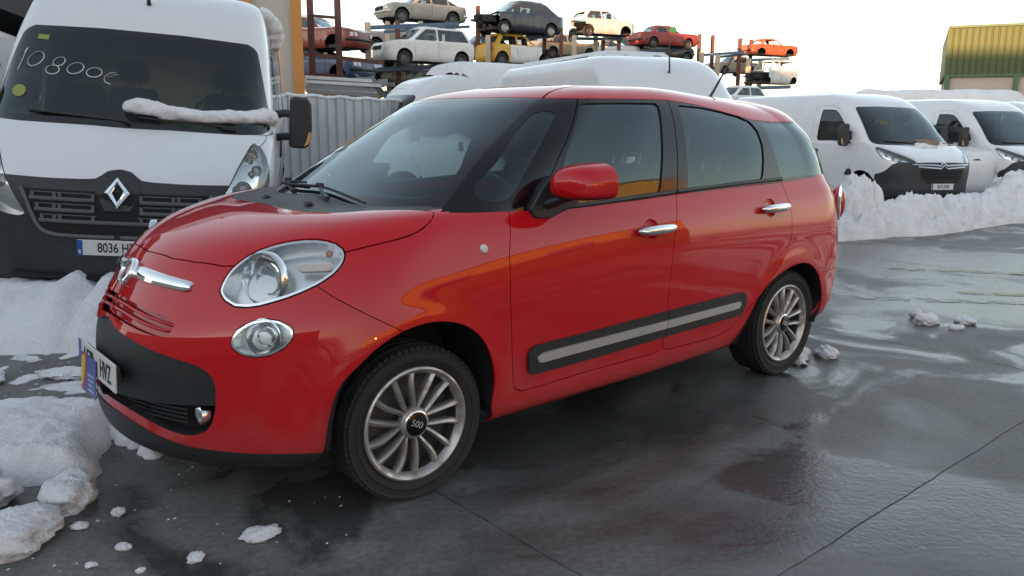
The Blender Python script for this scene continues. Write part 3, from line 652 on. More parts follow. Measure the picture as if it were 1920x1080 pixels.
    # windscreen: clear pane with a black printed border
    WSP = [(-.2, 1.165), (0, 1.165), (.35, 1.168), (.58, 1.172), (.632, 1.182), (.648, 1.205), (.637, 1.237), (.56, 1.369), (.515, 1.50), (.50, 1.548), (.47, 1.566), (.2, 1.572), (-.2, 1.572)]
    x, y, z = ws.xyz(); pane, frit = ws.cut(sdist(np.stack([y, z], -1), np.array(WSP)))
    wp = panel('windscreen', pane.both(), M['glass'], T, .004); panel('windscreen_border', frit.both(), MATS['frit'], wp, .006)
    x, y, z = ws.xyz(); tong = ws.cut(sdist(np.stack([y, z], -1), np.array([(-.1, 1.60), (.07, 1.60), (.065, 1.50), (.04, 1.455), (-.1, 1.45)])))[0]; panel('sensor_housing', tong.off(-.012).both(), M['seat'], wp, .01)
    # side glass
    x, y, z = sd.xyz()
    wins = {}
    for nm, PP, sm in (('A', WA, True), ('F', WF, False), ('R', WR, False), ('Q', WQ, False)):
        x, y, z = sd.xyz(); wins[nm], sd = sd.cut(np.where(y < .3, 1., sdist(np.stack([x, z], -1), crom(PP, 5) if sm else np.array(PP))))
    x, y, z = sd.xyz(); rear, sd = sd.cut(np.where(x < -2.93, y-.60, 1.))
    rp, rfr = rear.cut(np.where(rear.V[:, 2] < 2, np.maximum(np.abs(rear.V[:, 2]-1.36)-.13, rear.V[:, 1]-.54), 1)); ob = panel('rear_screen_surround', rfr.both(), M['gloss_black'], T); panel('rear_screen', rp.both(), M['glass_dk'], ob, 0)
    x, y, z = sd.xyz(); Q = np.stack([x, z], -1)
    ap, sd = sd.split(np.where(x > -1.2, ldist(Q, [(-.60, 1.09), (-.784, 1.321), (-1.05, 1.60)])*-1, 1.), .002)
    x, y, z = sd.xyz(); Q = np.stack([x, z], -1); f1, sd = sd.split(-ldist(Q, [(-1.548, 1.10), (-1.60, 1.36), (-1.655, 1.60)]), .003)
    x, y, z = sd.xyz(); Q = np.stack([x, z], -1); f2, f3 = sd.split(-ldist(Q, [(-2.505, 1.10), (-2.472, 1.321), (-2.43, 1.60)]), .003)
    back = gl.off(-.018); xb, yb, zb = back.xyz()
    for PP in (WA, WF, WR, WQ):
        xb, yb, zb = back.xyz(); back = back.cut(np.where(yb < .3, 1., sdist(np.stack([xb, zb], -1), np.array(PP))))[1]
    xb, yb, zb = back.xyz(); back = back.cut(np.where(xb > -1.05, yb-np.interp(zb, [1.09, 1.133, 1.323, 1.474, 1.60], [.735, .716, .634, .566, .52]), 1.))[1]
    xb, yb, zb = back.xyz(); back = back.cut(np.where(xb < -2.9, yb-.6, 1.))[1]
    for sg, mr in sides:
        a = panel('pillar_trim', mr(ap), M['gloss_black'], T, .01); panel('quarter_pane', mr(wins['A'].off(-.002)), M['glass'], a, .004)
        a = panel('window_frame', mr(f1), M['gloss_black'], doors[sg, 1], .014); panel('window_pane', mr(wins['F'].off(-.007)), M['glass'], doors[sg, 1], 0)
        panel('window_frame', mr(f2), M['gloss_black'], doors[sg, 2], .014); panel('window_pane', mr(wins['R'].off(-.007)), M['glass_dk'], doors[sg, 2], 0)
        a = panel('rear_pillar_trim', mr(f3), M['gloss_black'], T, .01); panel('rear_quarter_pane', mr(wins['Q'].off(-.001)), M['glass_dk'], a, .004)
        panel('pillar_backing', mr(back), M['dark'], T, 0)
        P = [(xx, sg*(float(np.interp(-xx, [.6, 1.3, 2.2, 2.8, 3.05], [.812, .827, .819, .800, .74]))+.004), float(np.interp(xx, BELT[:, 0], BELT[:, 1]))+.004) for xx in np.linspace(-.66, -1.538, 20)]
        MB().tube(P, .010, 8, True, 1.15).obj('belt_strip', M['plastic'], doors[sg, 1])
        P = [(xx, sg*(float(np.interp(-xx, [.6, 1.3, 2.2, 2.8, 3.05], [.812, .827, .819, .800, .74]))+.004), float(np.interp(xx, BELT[:, 0], BELT[:, 1]))+.004) for xx in np.linspace(-1.548, -2.50, 20)]
        MB().tube(P, .010, 8, True, 1.15).obj('belt_strip', M['plastic'], doors[sg, 2])
    # black rubber around door panes
    for sg, mr in sides:
        for nm, di in (('F', 1), ('R', 2)):
            rv, rf_ = wins[nm].off(.0).rim(.010, False); b = mr(MS(rv, vnorm(rv, rf_), rf_)); meshobj('window_seal', b.V, b.F, M['dark'], doors[sg, di])
    # ---- small front things: emblem, chrome moustache, plate, leaflet
    e = MB(); P = []; Rr = []
    for sg in (-1, 1):
        lo_b = MB(); V = []; F = []; n = 24
        for j in range(n+1):
            t = j/n; yy = sg*(.035+.39*t); 
            zz = .905-.012*t**2-.004*t; xx = None
            k = np.argmin((lo.V[:, 1]-abs(yy))**2+(lo.V[:, 2]-zz)**2+np.where(lo.V[:, 0] < .3, 9, 0)); nn = lo.N[k]*[1, sg, 1]; xx = lo.V[k, 0]-(lo.N[k, 1]*(abs(yy)-lo.V[k, 1])+lo.N[k, 2]*(zz-lo.V[k, 2]))/lo.N[k, 0]
            h = .042*(1-.22*t)*(1 if t < .95 else .55+.45*(1-t)/.05) if t > .1 else .024+.16*t
            for dz, dn in ((-.5, -.004), (-.5, .010), (-.1, .017), (.35, .016), (.5, .009), (.5, -.004)):
                V.append((xx+nn[0]*dn+(-.62*dz*h), yy+nn[1]*dn, zz+dz*h))
        for j in range(n):
            for c in range(6): F.append((j*6+c, j*6+(c+1) % 6, (j+1)*6+(c+1) % 6, (j+1)*6+c))
        F += [tuple(range(6)), tuple(n*6+c for c in range(6))]
        if sg < 0: F = [f[::-1] for f in F]
        lo_b.add(V, F).obj('chrome_bar', M['chrome'], bump_o, 50)
    ez = Matrix.Translation((.787, 0, .893)) @ Matrix.Rotation(rad(-34), 4, 'Y')
    em = MB().lathe([(.056, -.008), (.060, .010), (.056, .020), (.048, .022), (.043, .014)], 40, 'x').xf(ez).obj('emblem', M['chrome'], bump_o, 45)
    MB().lathe([(.044, .015), (.02, .018), (0, .019)], 32, 'x').xf(ez).obj('badge', MATS['badge'], em, 30)
    pl = empty('number_plate', (.938, 0, .546)); pl.parent = T; pl.rotation_euler = (0, rad(-3), 0)
    MB().box((0, 0, 0), (.008, .52, .11)).obj('plate', M['plate'], pl, bevel=.003)
    MB().box((.0045, -.241, 0), (.002, .036, .106)).obj('country_band', M['blue'], pl)
    text('lettering', '6670', .098, M['ink'], pl, (.0055, -.105, -.002), (pi/2, 0, pi/2), sx=.78, bold=.0016); text('lettering', 'HVZ', .098, M['ink'], pl, (.0055, .135, -.002), (pi/2, 0, pi/2), sx=.78, bold=.0016)
    MB().box((-.014, 0, 0), (.02, .46, .07)).obj('plate_holder', M['plastic'], pl)
    lf = tag(bpy.data.objects.new('leaflet', None), 'small colourful leaflet in blue, yellow and red, tucked over the red car plate', 'leaflet'); link(lf)
    lf.matrix_world = Matrix.Translation(CAR_LOC) @ Matrix.Rotation(CAR_RZ, 4, 'Z') @ Matrix.Translation((.953, -.085, .482)) @ Matrix.Rotation(rad(-5), 4, 'Y') @ Matrix.Rotation(rad(1), 4, 'X')
    MB().box((0, 0, 0), (.003, .215, .155)).obj('card', MATS['leaf_blue'], lf)
    MB().prism([(-.1055, -.0755), (-.1055, .0755), (-.025, .0755), (-.028, .02), (-.05, -.035), (-.07, -.0755)], lambda a, b, d: (d, a, b), .0015, .0022).obj('red_print', MATS['leaf_red'], lf)
    MB().prism([(-.1045, -.05), (-.1045, .05), (-.08, .0735), (-.045, .0735), (-.05, .02), (-.07, -.03), (-.09, -.06)], lambda a, b, d: (d, a, b), .0022, .0028).obj('yellow_print', MATS['leaf_yellow'], lf)
    for k in range(4):
        MB().box((.0022, .035+.008*(k % 2), .005-.02*k), (.0012, .085-.012*(k % 3), .007)).obj('text_line', MATS['leaf_pale'], lf)
    # ---- cowl: wiper arms and nozzles
    for P in ([(-.085, -.46, 1.180), (-.055, -.28, 1.183), (-.055, -.11, 1.188), (-.055, 0, 1.190), (-.040, .164, 1.181), (-.027, .30, 1.168), (-.024, .436, 1.152)], [(-.19, -.66, 1.160), (-.125, -.50, 1.186), (-.092, -.36, 1.192), (-.080, -.20, 1.197)]):
        C = crom(P, 6, False); wpo = MB().tube(C, [.010-.004*i/len(C) for i in range(len(C))], 8, True, .8).obj('wiper_blade', M['rubber'], T)
        C2 = C[len(C)//2:]; MB().box(tuple(C[len(C)//2]+np.array([.008, 0, .010])), (.022, .045, .016)).obj('wiper_clip', M['plastic'], wpo, bevel=.004)
        A0 = C[len(C)//2]; MB().tube([A0+np.array([.006, 0, .008]), A0+np.array([.05, .10, -.018]), A0+np.array([.075, .20, -.032])], [.008, .009, .012], 8, True, .7).obj('wiper_arm', M['plastic'], wpo)
    for yy in (-.18, .22): MB().box((.165-abs(yy)*.2, yy, 1.145), (.035, .04, .014), None, (.5, .6)).obj('washer_nozzle', M['plastic'], cw, bevel=.003)
    # ---- tail lamps and rear bits
    for sg in (1, -1):
        V = []; F = []; n = 20
        for j in range(13):
            t = j/12*2-1; r = (1-abs(t)**2.4)**.5
            for i in range(n):
                a = 2*pi*i/n; V.append((-3.292+.048*cos(a)*r-.0*t, sg*(.735+.052*sin(a)*r), .985+.105*t))
        for j in range(12):
            for i in range(n): F.append((j*n+i, j*n+(i+1) % n, (j+1)*n+(i+1) % n, (j+1)*n+i))
        tl = MB().add(V, F).obj('tail_light', M['redlamp'], T)
        C = [(-3.27+.0*k, sg*(.795-.0*k), z_) for k, z_ in ((0, .88), (1, .94), (2, 1.0), (3, 1.06), (4, 1.10))]; C = [(-3.212-.03*abs(z_-1.0)/.1*.6-.02, sg*.768, z_) for _, _, z_ in C]
        MB().tube(C, [.012, .02, .022, .02, .008], 10, True, .6).obj('chrome_surround', M['chrome'], tl)
    # ---- aerial
    ae = MB().tube([(-2.78, .05, 1.615), (-2.84, .05, 1.66), (-3.10, .05, 1.97)], [.012, .009, .0025], 8).obj('aerial', M['plastic'], T)
    # ---- sticker on the door pillar
    MB().lathe([(.0, .003), (.030, .002), (.031, 0)], 28).xf(Matrix.Translation((-1.512, .8085, 1.186)) @ Matrix.Rotation(rad(14), 4, 'X') @ Matrix.Diagonal((.75, 1, 1.2, 1))).obj('round_sticker', M['frost'], doors[1, 1])
    # ---- wheels
    st = rad(-2.2)
    for sg in (1, -1):
        wheel('front_wheel', T, (0, sg*.735, .315), st, sg > 0); wheel('rear_wheel', T, (-2.612, sg*.735, .315), 0, sg > 0)
    # ---- underbody and interior
    MB().box((-1.4, 0, .31), (3.5, 1.40, .10)).obj('underbody', M['dark'], T)
    MB().box((-1.75, 0, .52), (2.6, 1.45, .06)).obj('floor_pan', M['seat'], T)
    ds = MB(); V = []; F = []
    prof = [(-.28, 1.115), (-.45, 1.125), (-.62, 1.10), (-.68, 1.02), (-.66, .85), (-.60, .6)]
    for j, yy in enumerate(np.linspace(-.72, .72, 25)):
        hump = .035*math.exp(-((yy-.36)/.17)**2)
        for (px, pz) in prof: V.append((px+.10*(yy/.7)**2*-.6, yy, pz+(hump if px < -.4 and pz > .9 else 0)))
    for j in range(24):
        for i in range(5): F.append((j*6+i, j*6+i+1, (j+1)*6+i+1, (j+1)*6+i))
    MB().add(V, F).obj('dashboard', M['seat'], T, 60)
    sw = MB(); th = np.linspace(0, 2*pi, 33)[:-1]
    C = [(-.80+.07*sin(a), .37+.185*cos(a), 1.06+.175*sin(a)) for a in th]; C.append(C[0]); sw.tube(C, .016, 8, False)
    sw.box((-.79, .37, 1.05), (.05, .16, .10)); sw.box((-.79, .37, 1.05), (.03, .34, .035)); sw.obj('steering_wheel', M['seat'], T, bevel=.004)
    def seat(y, x, rear=False, hh=0.):
        s_ = empty('front_seat' if not rear else 'rear_seat', (x, y, 0)); s_.parent = T
        def pad(nm, pts, w, mat=M['seat']):
            V = []; F = []; n = len(pts); ks = (-1, -.92, -.6, 0, .6, .92, 1)
            for k in ks:
                for (px, pz) in pts:
                    cx_ = sum(p[0] for p in pts)/n; cz_ = sum(p[1] for p in pts)/n; q = .90 if abs(k) == 1 else 1.
                    V.append((cx_+(px-cx_)*q, k*w/2, cz_+(pz-cz_)*q))
            m = len(ks)
            for j in range(m-1):
                for i in range(n): F.append((j*n+i, j*n+(i+1) % n, (j+1)*n+(i+1) % n, (j+1)*n+i))
            F += [tuple(range(n-1, -1, -1)), tuple((m-1)*n+i for i in range(n))]
            o = MB().add(V, F).obj(nm, mat, s_, 60); sm = o.modifiers.new('sub', 'SUBSURF'); sm.levels = sm.render_levels = 1; return o
        pad('cushion', [(.25, .60), (.27, .70), (.2, .74), (-.25, .70), (-.28, .58)], .50)
        pad('backrest', [(-.20, .66), (-.26, .68), (-.40, 1.22+hh), (-.38, 1.30+hh), (-.30, 1.31+hh), (-.25, 1.24+hh), (-.12, .72)], .50 if not rear else .46)
        pad('headrest', [(-.36, 1.355+hh), (-.42, 1.38+hh), (-.43, 1.50+hh), (-.38, 1.545+hh), (-.32, 1.53+hh), (-.30, 1.46+hh), (-.31, 1.36+hh)], .27)
        for k in (-.06, .06): MB().tube([(-.35, k, 1.26+hh), (-.37, k, 1.40+hh)], .007, 6).obj('headrest_post', M['silver'], s_)
    for y_ in (.37, -.37): seat(y_, -1.36, False, -.04); seat(y_*1.0, -2.08, True, -.10)
    seat(0, -2.08, True, -.13)
    MB().box((-.80, .0, 1.50), (.025, .23, .065)).obj('rear_view_mirror', M['seat'], T, bevel=.012, seg=3)
    MB().box((-2.9, 0, .98), (.5, 1.2, .05)).obj('parcel_shelf', M['seat'], T)
    return T
MATS['red_cup'] = M['red']
pm('frit', (.012, .012, .014), .10, 0, .3); pm('projector', (.75, .77, .78), .10, .95); pm('badge', (.22, .05, .05), .2, .2, 1)
pm('leaf_blue', (.06, .08, .32), .35); pm('leaf_red', (.5, .06, .05), .35); pm('leaf_yellow', (.75, .48, .04), .35); pm('leaf_pale', (.45, .47, .62), .4)
red_car()

# ---------------------------------------------------------------- white vans (van frame: x forward from the bumper, y left, z up)
pm('van_seat', (.020, .021, .024), .85); pm('van_dash', (.05, .052, .055), .7); pm('bulkhead', (.52, .44, .30), .7, dirt=.3, dirtcol=(.25, .19, .12), scale=4)
pm('van_plastic', (.022, .024, .027), .5, dirt=.25, dirtcol=(.07, .07, .07), scale=8, bmp=.2, bscale=500)
pm('van_grey', (.10, .105, .11), .45, dirt=.2, dirtcol=(.15, .15, .15), scale=10)
pm('steel_wheel', (.10, .10, .105), .5, .4, dirt=.4, dirtcol=(.10, .08, .06), scale=14)
pm('chalk', (.50, .54, .54), .9); pm('sticker_green', (.24, .28, .06), .6); pm('van_amber', (.70, .36, .14), .25)
M['vglass'] = glassmat('van_glass', (.62, .70, .66), 1.5, film=.03, filmcol=(.30, .32, .31), k=1.3)
def gtext_strokes(ws, strokes, o, sc, r, mat, parent, name, xfac=1.):
    """hand-drawn strokes laid on the windscreen: o = (y,z) start, rows of (u,v)"""
    for st in strokes:
        C = crom(st, 6, False) if len(st) > 2 else np.array(st); P = []
        for u, v in C:
            y, z = o[0]+u*sc, o[1]+v*sc; k = np.argmin((ws.V[:, 1]-abs(y))**2+(ws.V[:, 2]-z)**2); n = ws.N[k]; x = ws.V[k, 0]-(n[1]*(abs(y)-ws.V[k, 1])+n[2]*(z-ws.V[k, 2]))/max(n[0], .2)
            P.append((x+.004*n[0], y, z+.004*n[2]))
        MB().tube(P, r, 5, True, .5).obj(name, mat, parent)
def van(label, Q, group=None):
    T = empty(Q['name'], (0, 0, 0), 0, label, 'van', group)
    C = (24, 50, 14)
    def rr(a, nf): 
        xf, zf, x1, y1, z1, x2, y2, z2, xr, zr = a[:10]; return ring(xf, zf, [(x1, y1, z1), (x2, y2, z2)], xr, zr, a[10] if len(a) > 10 else nf, 5., 2., 2., C)
    lo = sheet([rr(a, Q['nf']) for a in Q['lower']], 5); up = sheet([rr(a, Q['nfu']) for a in Q['upper']], 5)
    white = M['white']
    def gxz(m, P, ymin=.45): g = sdist(np.stack([m.V[:, 0], m.V[:, 2]], -1), np.array(P)); return np.where(m.V[:, 1] < ymin, np.abs(g)+.2, g)
    def gyz(m, P, xmin): g = sdist(np.stack([m.V[:, 1], m.V[:, 2]], -1), np.array(P)); return np.where(m.V[:, 0] < xmin, np.abs(g)+.2, g)
    def g45(m, P): g = sdist(uv45(m.V), np.array(P)); return np.where(m.V[:, 0] < -1.2, np.abs(g)+.2, g)
    th = np.linspace(0, 2*pi, 40); belt = Q['belt']
    body = lo
    for cx in Q['axles']: body = body.cut(gxz(body, [(cx+Q['ra']*cos(t), .36+Q['ra']*sin(t)) for t in th[:-1]]+[]))[1]
    HLP = crom(Q['lamp'], 5); hl, body = body.split(g45(body, HLP), .003)
    blk, body = body.split(gyz(body, Q['black'], -.62), .002)
    body = body.cut(body.V[:, 2]-np.interp(body.V[:, 0], [-6, -1.0, -.6, 0], [belt, belt, Q['cowlz'], Q['cowlz']]))[0]
    hood, body = body.split(np.where(body.V[:, 0] < -1.6, 1., sdist(np.stack([body.V[:, 1], body.V[:, 2]], -1), np.array(Q['hood']))), .003)
    door, body = body.split(gxz(body, Q['door']), .003)
    trim, body = body.cut(np.where(body.V[:, 1] > .5, np.maximum(np.abs(body.V[:, 2]-Q['trimz'])-.06, np.abs(body.V[:, 0]+3.2)-2.0), 1.))
    panel('hood', hood.both(), white, T, .015); panel('body', body.both(), white, T, .015)
    bl = panel('front_bumper', blk.both(), MATS['van_plastic'], T, .02)
    inner = lo.off(-.03); inner = inner.cut(inner.V[:, 2]-belt+.08)[0]
    for cx in Q['axles']: inner = inner.cut(gxz(inner, [(cx+Q['ra']*cos(t), .36+Q['ra']*sin(t)) for t in th[:-1]]))[1]
    inner = inner.cut(g45(inner, HLP))[1]; panel('inner_body', inner.both(), M['dark'], T, 0)
    x, y, z = up.xyz(); up = up.cut(z-np.interp(x, [-6, -1.0, -.6, 0], [belt-.01, belt-.01, Q['cowlz']-.02, Q['cowlz']-.02]))[1]
    WS = np.array(Q['screen']); g = np.where(up.V[:, 0] < Q['scx'], 1., sdist(up.V[:, 1:], WS)); ws, rest = up.cut(g)
    pane, frit = ws.cut(sdist(ws.V[:, 1:], WS)+.035); wp = panel('windscreen', pane.both(), M['vglass'], T, .004); panel('windscreen_border', frit.both(), MATS['frit'], wp, .008)
    win, rest = rest.cut(gxz(rest, crom(Q['window'], 4)))
    df, rest = rest.split(gxz(rest, Q['doorup']), .003)
    panel('roof_and_sides', rest.both(), white, T, .012)
    lnv = MS(rest.V-rest.N*.05, -rest.N, rest.F[:, ::-1]).both(); panel('lining', lnv, M['seat_lt'], T, 0)
    wpn, wfr = win.cut(sdist(np.stack([win.V[:, 0], win.V[:, 2]], -1), crom(Q['window'], 4))+.022)
    for sg in (1, -1):
        mr = (lambda m: m) if sg > 0 else (lambda m: m.mir())
        d = panel('cab_door', mr(door), white, T, .012); panel('door_frame', mr(df), white, d, .012); panel('window_pane', mr(wpn.off(-.004)), M['vglass'], d, 0); panel('window_seal', mr(wfr.off(-.002)), M['gloss_black'], d, 0)
        panel('side_moulding', mr(trim.off(.008)), MATS['van_plastic'], T, .012)
        xd = Q['handle']; MB().box((xd[0], sg*(xd[2]), xd[1]), (.10, .05, .17), None, (.8, 1)).obj('door_handle', MATS['van_plastic'], d, bevel=.02)
        # lamp
        L = panel('headlight', mr(hl.off(-.06)), M['reflector'], T, 0); panel('lens', mr(hl.off(-.001)), M['lampglass'], L, 0)
        bv, bf = hl.rim(.07, False); b = mr(MS(bv, vnorm(bv, bf), bf)); meshobj('bezel', b.V, b.F, M['lamp_satin'] if not Q.get('darklamp') else M['gloss_black'], L)
        for (u, z_, r, mt) in Q['bulbs']:
            k = np.argmin((uv45(hl.V)[:, 0]-u)**2+(hl.V[:, 2]-z_)**2); c = Vector(hl.V[k]); n = Vector(hl.N[k]); n = (n+Vector((1.2, 0, 0))).normalized(); c = c-Vector(hl.N[k])*.035
            x_ = Vector((0, 0, 1)).cross(n).normalized(); m4 = Matrix((x_, n.cross(x_), n)).transposed().to_4x4(); m4.translation = c
            for prof, mm in (([(r, .02), (r*.93, .026), (r*.8, .0), (r*.4, -.02), (0, -.026)], M['reflector']), ([(r*.5, -.01), (r*.42, .008), (0, .016)], mt)):
                q = MB().lathe(prof, 24, 'z').xf(m4)
                if sg < 0: q.xf(Matrix.Diagonal((1, -1, 1, 1))); q.f = [f[::-1] for f in q.f]
                q.obj('bulb', mm, L, 50)
        # mirror
        mx, my, mz = Q['mirror']; mo = MB().prism([(0, -.19), (.02, -.215), (.13, -.215), (.17, -.18), (.185, -.05), (.175, .15), (.14, .20), (.03, .205), (0, .18)], lambda a, b, d_: (mx-d_, sg*(my+a), mz+b), -.07, .05).obj('wing_mirror', MATS['van_plastic'], T, 40, bevel=.03, seg=3)
        for zz in (-.13, .06): MB().tube([(mx-.06, sg*(my-.13), mz+zz-.02), (mx-.02, sg*(my-.04), mz+zz), (mx, sg*(my+.03), mz+zz)], .035, 8, True, .9).obj('mirror_arm', MATS['van_plastic'], mo)
        MB().prism([(.03, -.17), (.155, -.17), (.16, .15), (.03, .17)], lambda a, b, d_: (mx-d_, sg*(my+a), mz+b), .05, .054).obj('mirror_glass', M['chrome'], mo)
        MB().prism([(.12, -.20), (.165, -.17), (.178, -.08), (.16, -.075), (.14, -.15)], lambda a, b, d_: (mx-d_, sg*(my+a), mz+b), -.074, -.03).obj('mirror_repeater', MATS['van_amber'], mo, bevel=.004)
        for cx in Q['axles']:
            wheel('wheel', T, (cx, sg*.85, .335), 0, sg > 0, .335, .21, .215, 0, {'rim': MATS['steel_wheel']}, False)
            MB().lathe([(Q['ra']+.02, .86), (Q['ra']+.03, .50), (.0, .5)], 32, 'y', (cx, 0, .36), -.25, pi+.25).xf(Matrix.Diagonal((1, sg, 1, 1))).obj('wheel_liner', M['dark'], T)
    # interior
    MB().box((-1.0, 0, .95), (.02, 1.8, .9)).obj('firewall', M['dark'], T)
    V = []; F = []; prof = Q['dash']
    for yy in np.linspace(-.93, .93, 13): V += [(px-.10*(yy/.93)**2, yy, pz) for px, pz in prof]
    n = len(prof)
    for j in range(12):
        for i in range(n-1): F.append((j*n+i, j*n+i+1, (j+1)*n+i+1, (j+1)*n+i))
    MB().add(V, F).obj('dashboard', MATS['van_dash'], T, 60)
    sx, sz = Q['seat']
    for yy, w in ((.55, .50), (-.28, .48), (-.72, .44)):
        s_ = empty('seat', (sx, yy, sz)); s_.parent = T
        MB().box((.05, 0, .0), (.5, w, .16)).obj('cushion', MATS['van_seat'], s_, bevel=.05, seg=3)
        MB().box((-.22, 0, .34), (.16, w, .62), Matrix.Rotation(rad(-8), 3, 'Y'), (.8, .86)).obj('backrest', MATS['van_seat'], s_, bevel=.06, seg=3)
        MB().box((-.27, 0, .80), (.10, .27, .19), None, (.9, .85)).obj('headrest', MATS['van_seat'], s_, bevel=.05, seg=3)
        for k in (-.055, .055): MB().tube([(-.26, k, .60), (-.27, k, .75)], .008, 6).obj('headrest_post', M['alloy_dk'], s_)
    sw = MB(); a0 = np.linspace(0, 2*pi, 29)
    sw.tube([(sx+.50+.13*sin(a), .55+.20*cos(a), sz+.52+.13*sin(a)) for a in a0], .016, 8, False); sw.box((sx+.49, .55, sz+.51), (.04, .36, .05)); sw.obj('steering_wheel', MATS['van_seat'], T)
    MB().box((sx-.48, 0, 1.18), (.03, 1.84, 1.5), None, (1, .92)).obj('bulkhead', MATS['bulkhead'], T)
    MB().box((-2.8, 0, .33), (4.6, 1.5, .12)).obj('underbody', M['dark'], T)
    for sg in (1, -1):                                    # load-bay seams and gutter line
        for xs_ in (-3.55, -2.42):
            P = []
            for zz in np.linspace(.5, Q['upper'][4][1]-.02, 22):
                src_ = lo if zz < belt else up; k = np.argmin((src_.V[:, 0]-xs_)**2+(src_.V[:, 2]-zz)**2+np.where(src_.V[:, 1] < .4, 9, 0)); P.append((xs_, sg*(src_.V[k, 1]-.0015), zz))
            MB().tube(P, .0045, 4).obj('door_seam', M['dark'], T)
    # plate
    px, pz = Q['plate'][:2]; pl = empty('number_plate', (px, 0, pz)); pl.parent = T
    MB().box((0, 0, 0), (.01, .52, .11)).obj('plate', M['plate'], pl, bevel=.003)
    MB().box((.0055, -.241, 0), (.002, .036, .106)).obj('country_band', M['blue'], pl)
    text('lettering', 'E', .035, M['plate'], pl, (.0068, -.241, -.03), (pi/2, 0, pi/2), bold=.001)
    text('lettering', Q['plate'][2], .095, M['ink'], pl, (.0062, .018, -.002), (pi/2, 0, pi/2), sx=.72, bold=.0014)
    # wipers
    for y0, y1 in ((.75, .05), (.0, -.70)):
        P = []
        for t in np.linspace(0, 1, 9):
            yy = y0+(y1-y0)*t; zz = Q['cowlz']+.045+.035*t; k = np.argmin((ws.V[:, 1]-abs(yy))**2+(ws.V[:, 2]-zz)**2); P.append((ws.V[k, 0]+.02, yy, zz))
        MB().tube(P, .012, 6, True, .7).obj('wiper', MATS['van_plastic'], T)
    T['_'] = 0; del T['_']
    return T, ws, lo, bl, blk
L = 5.5
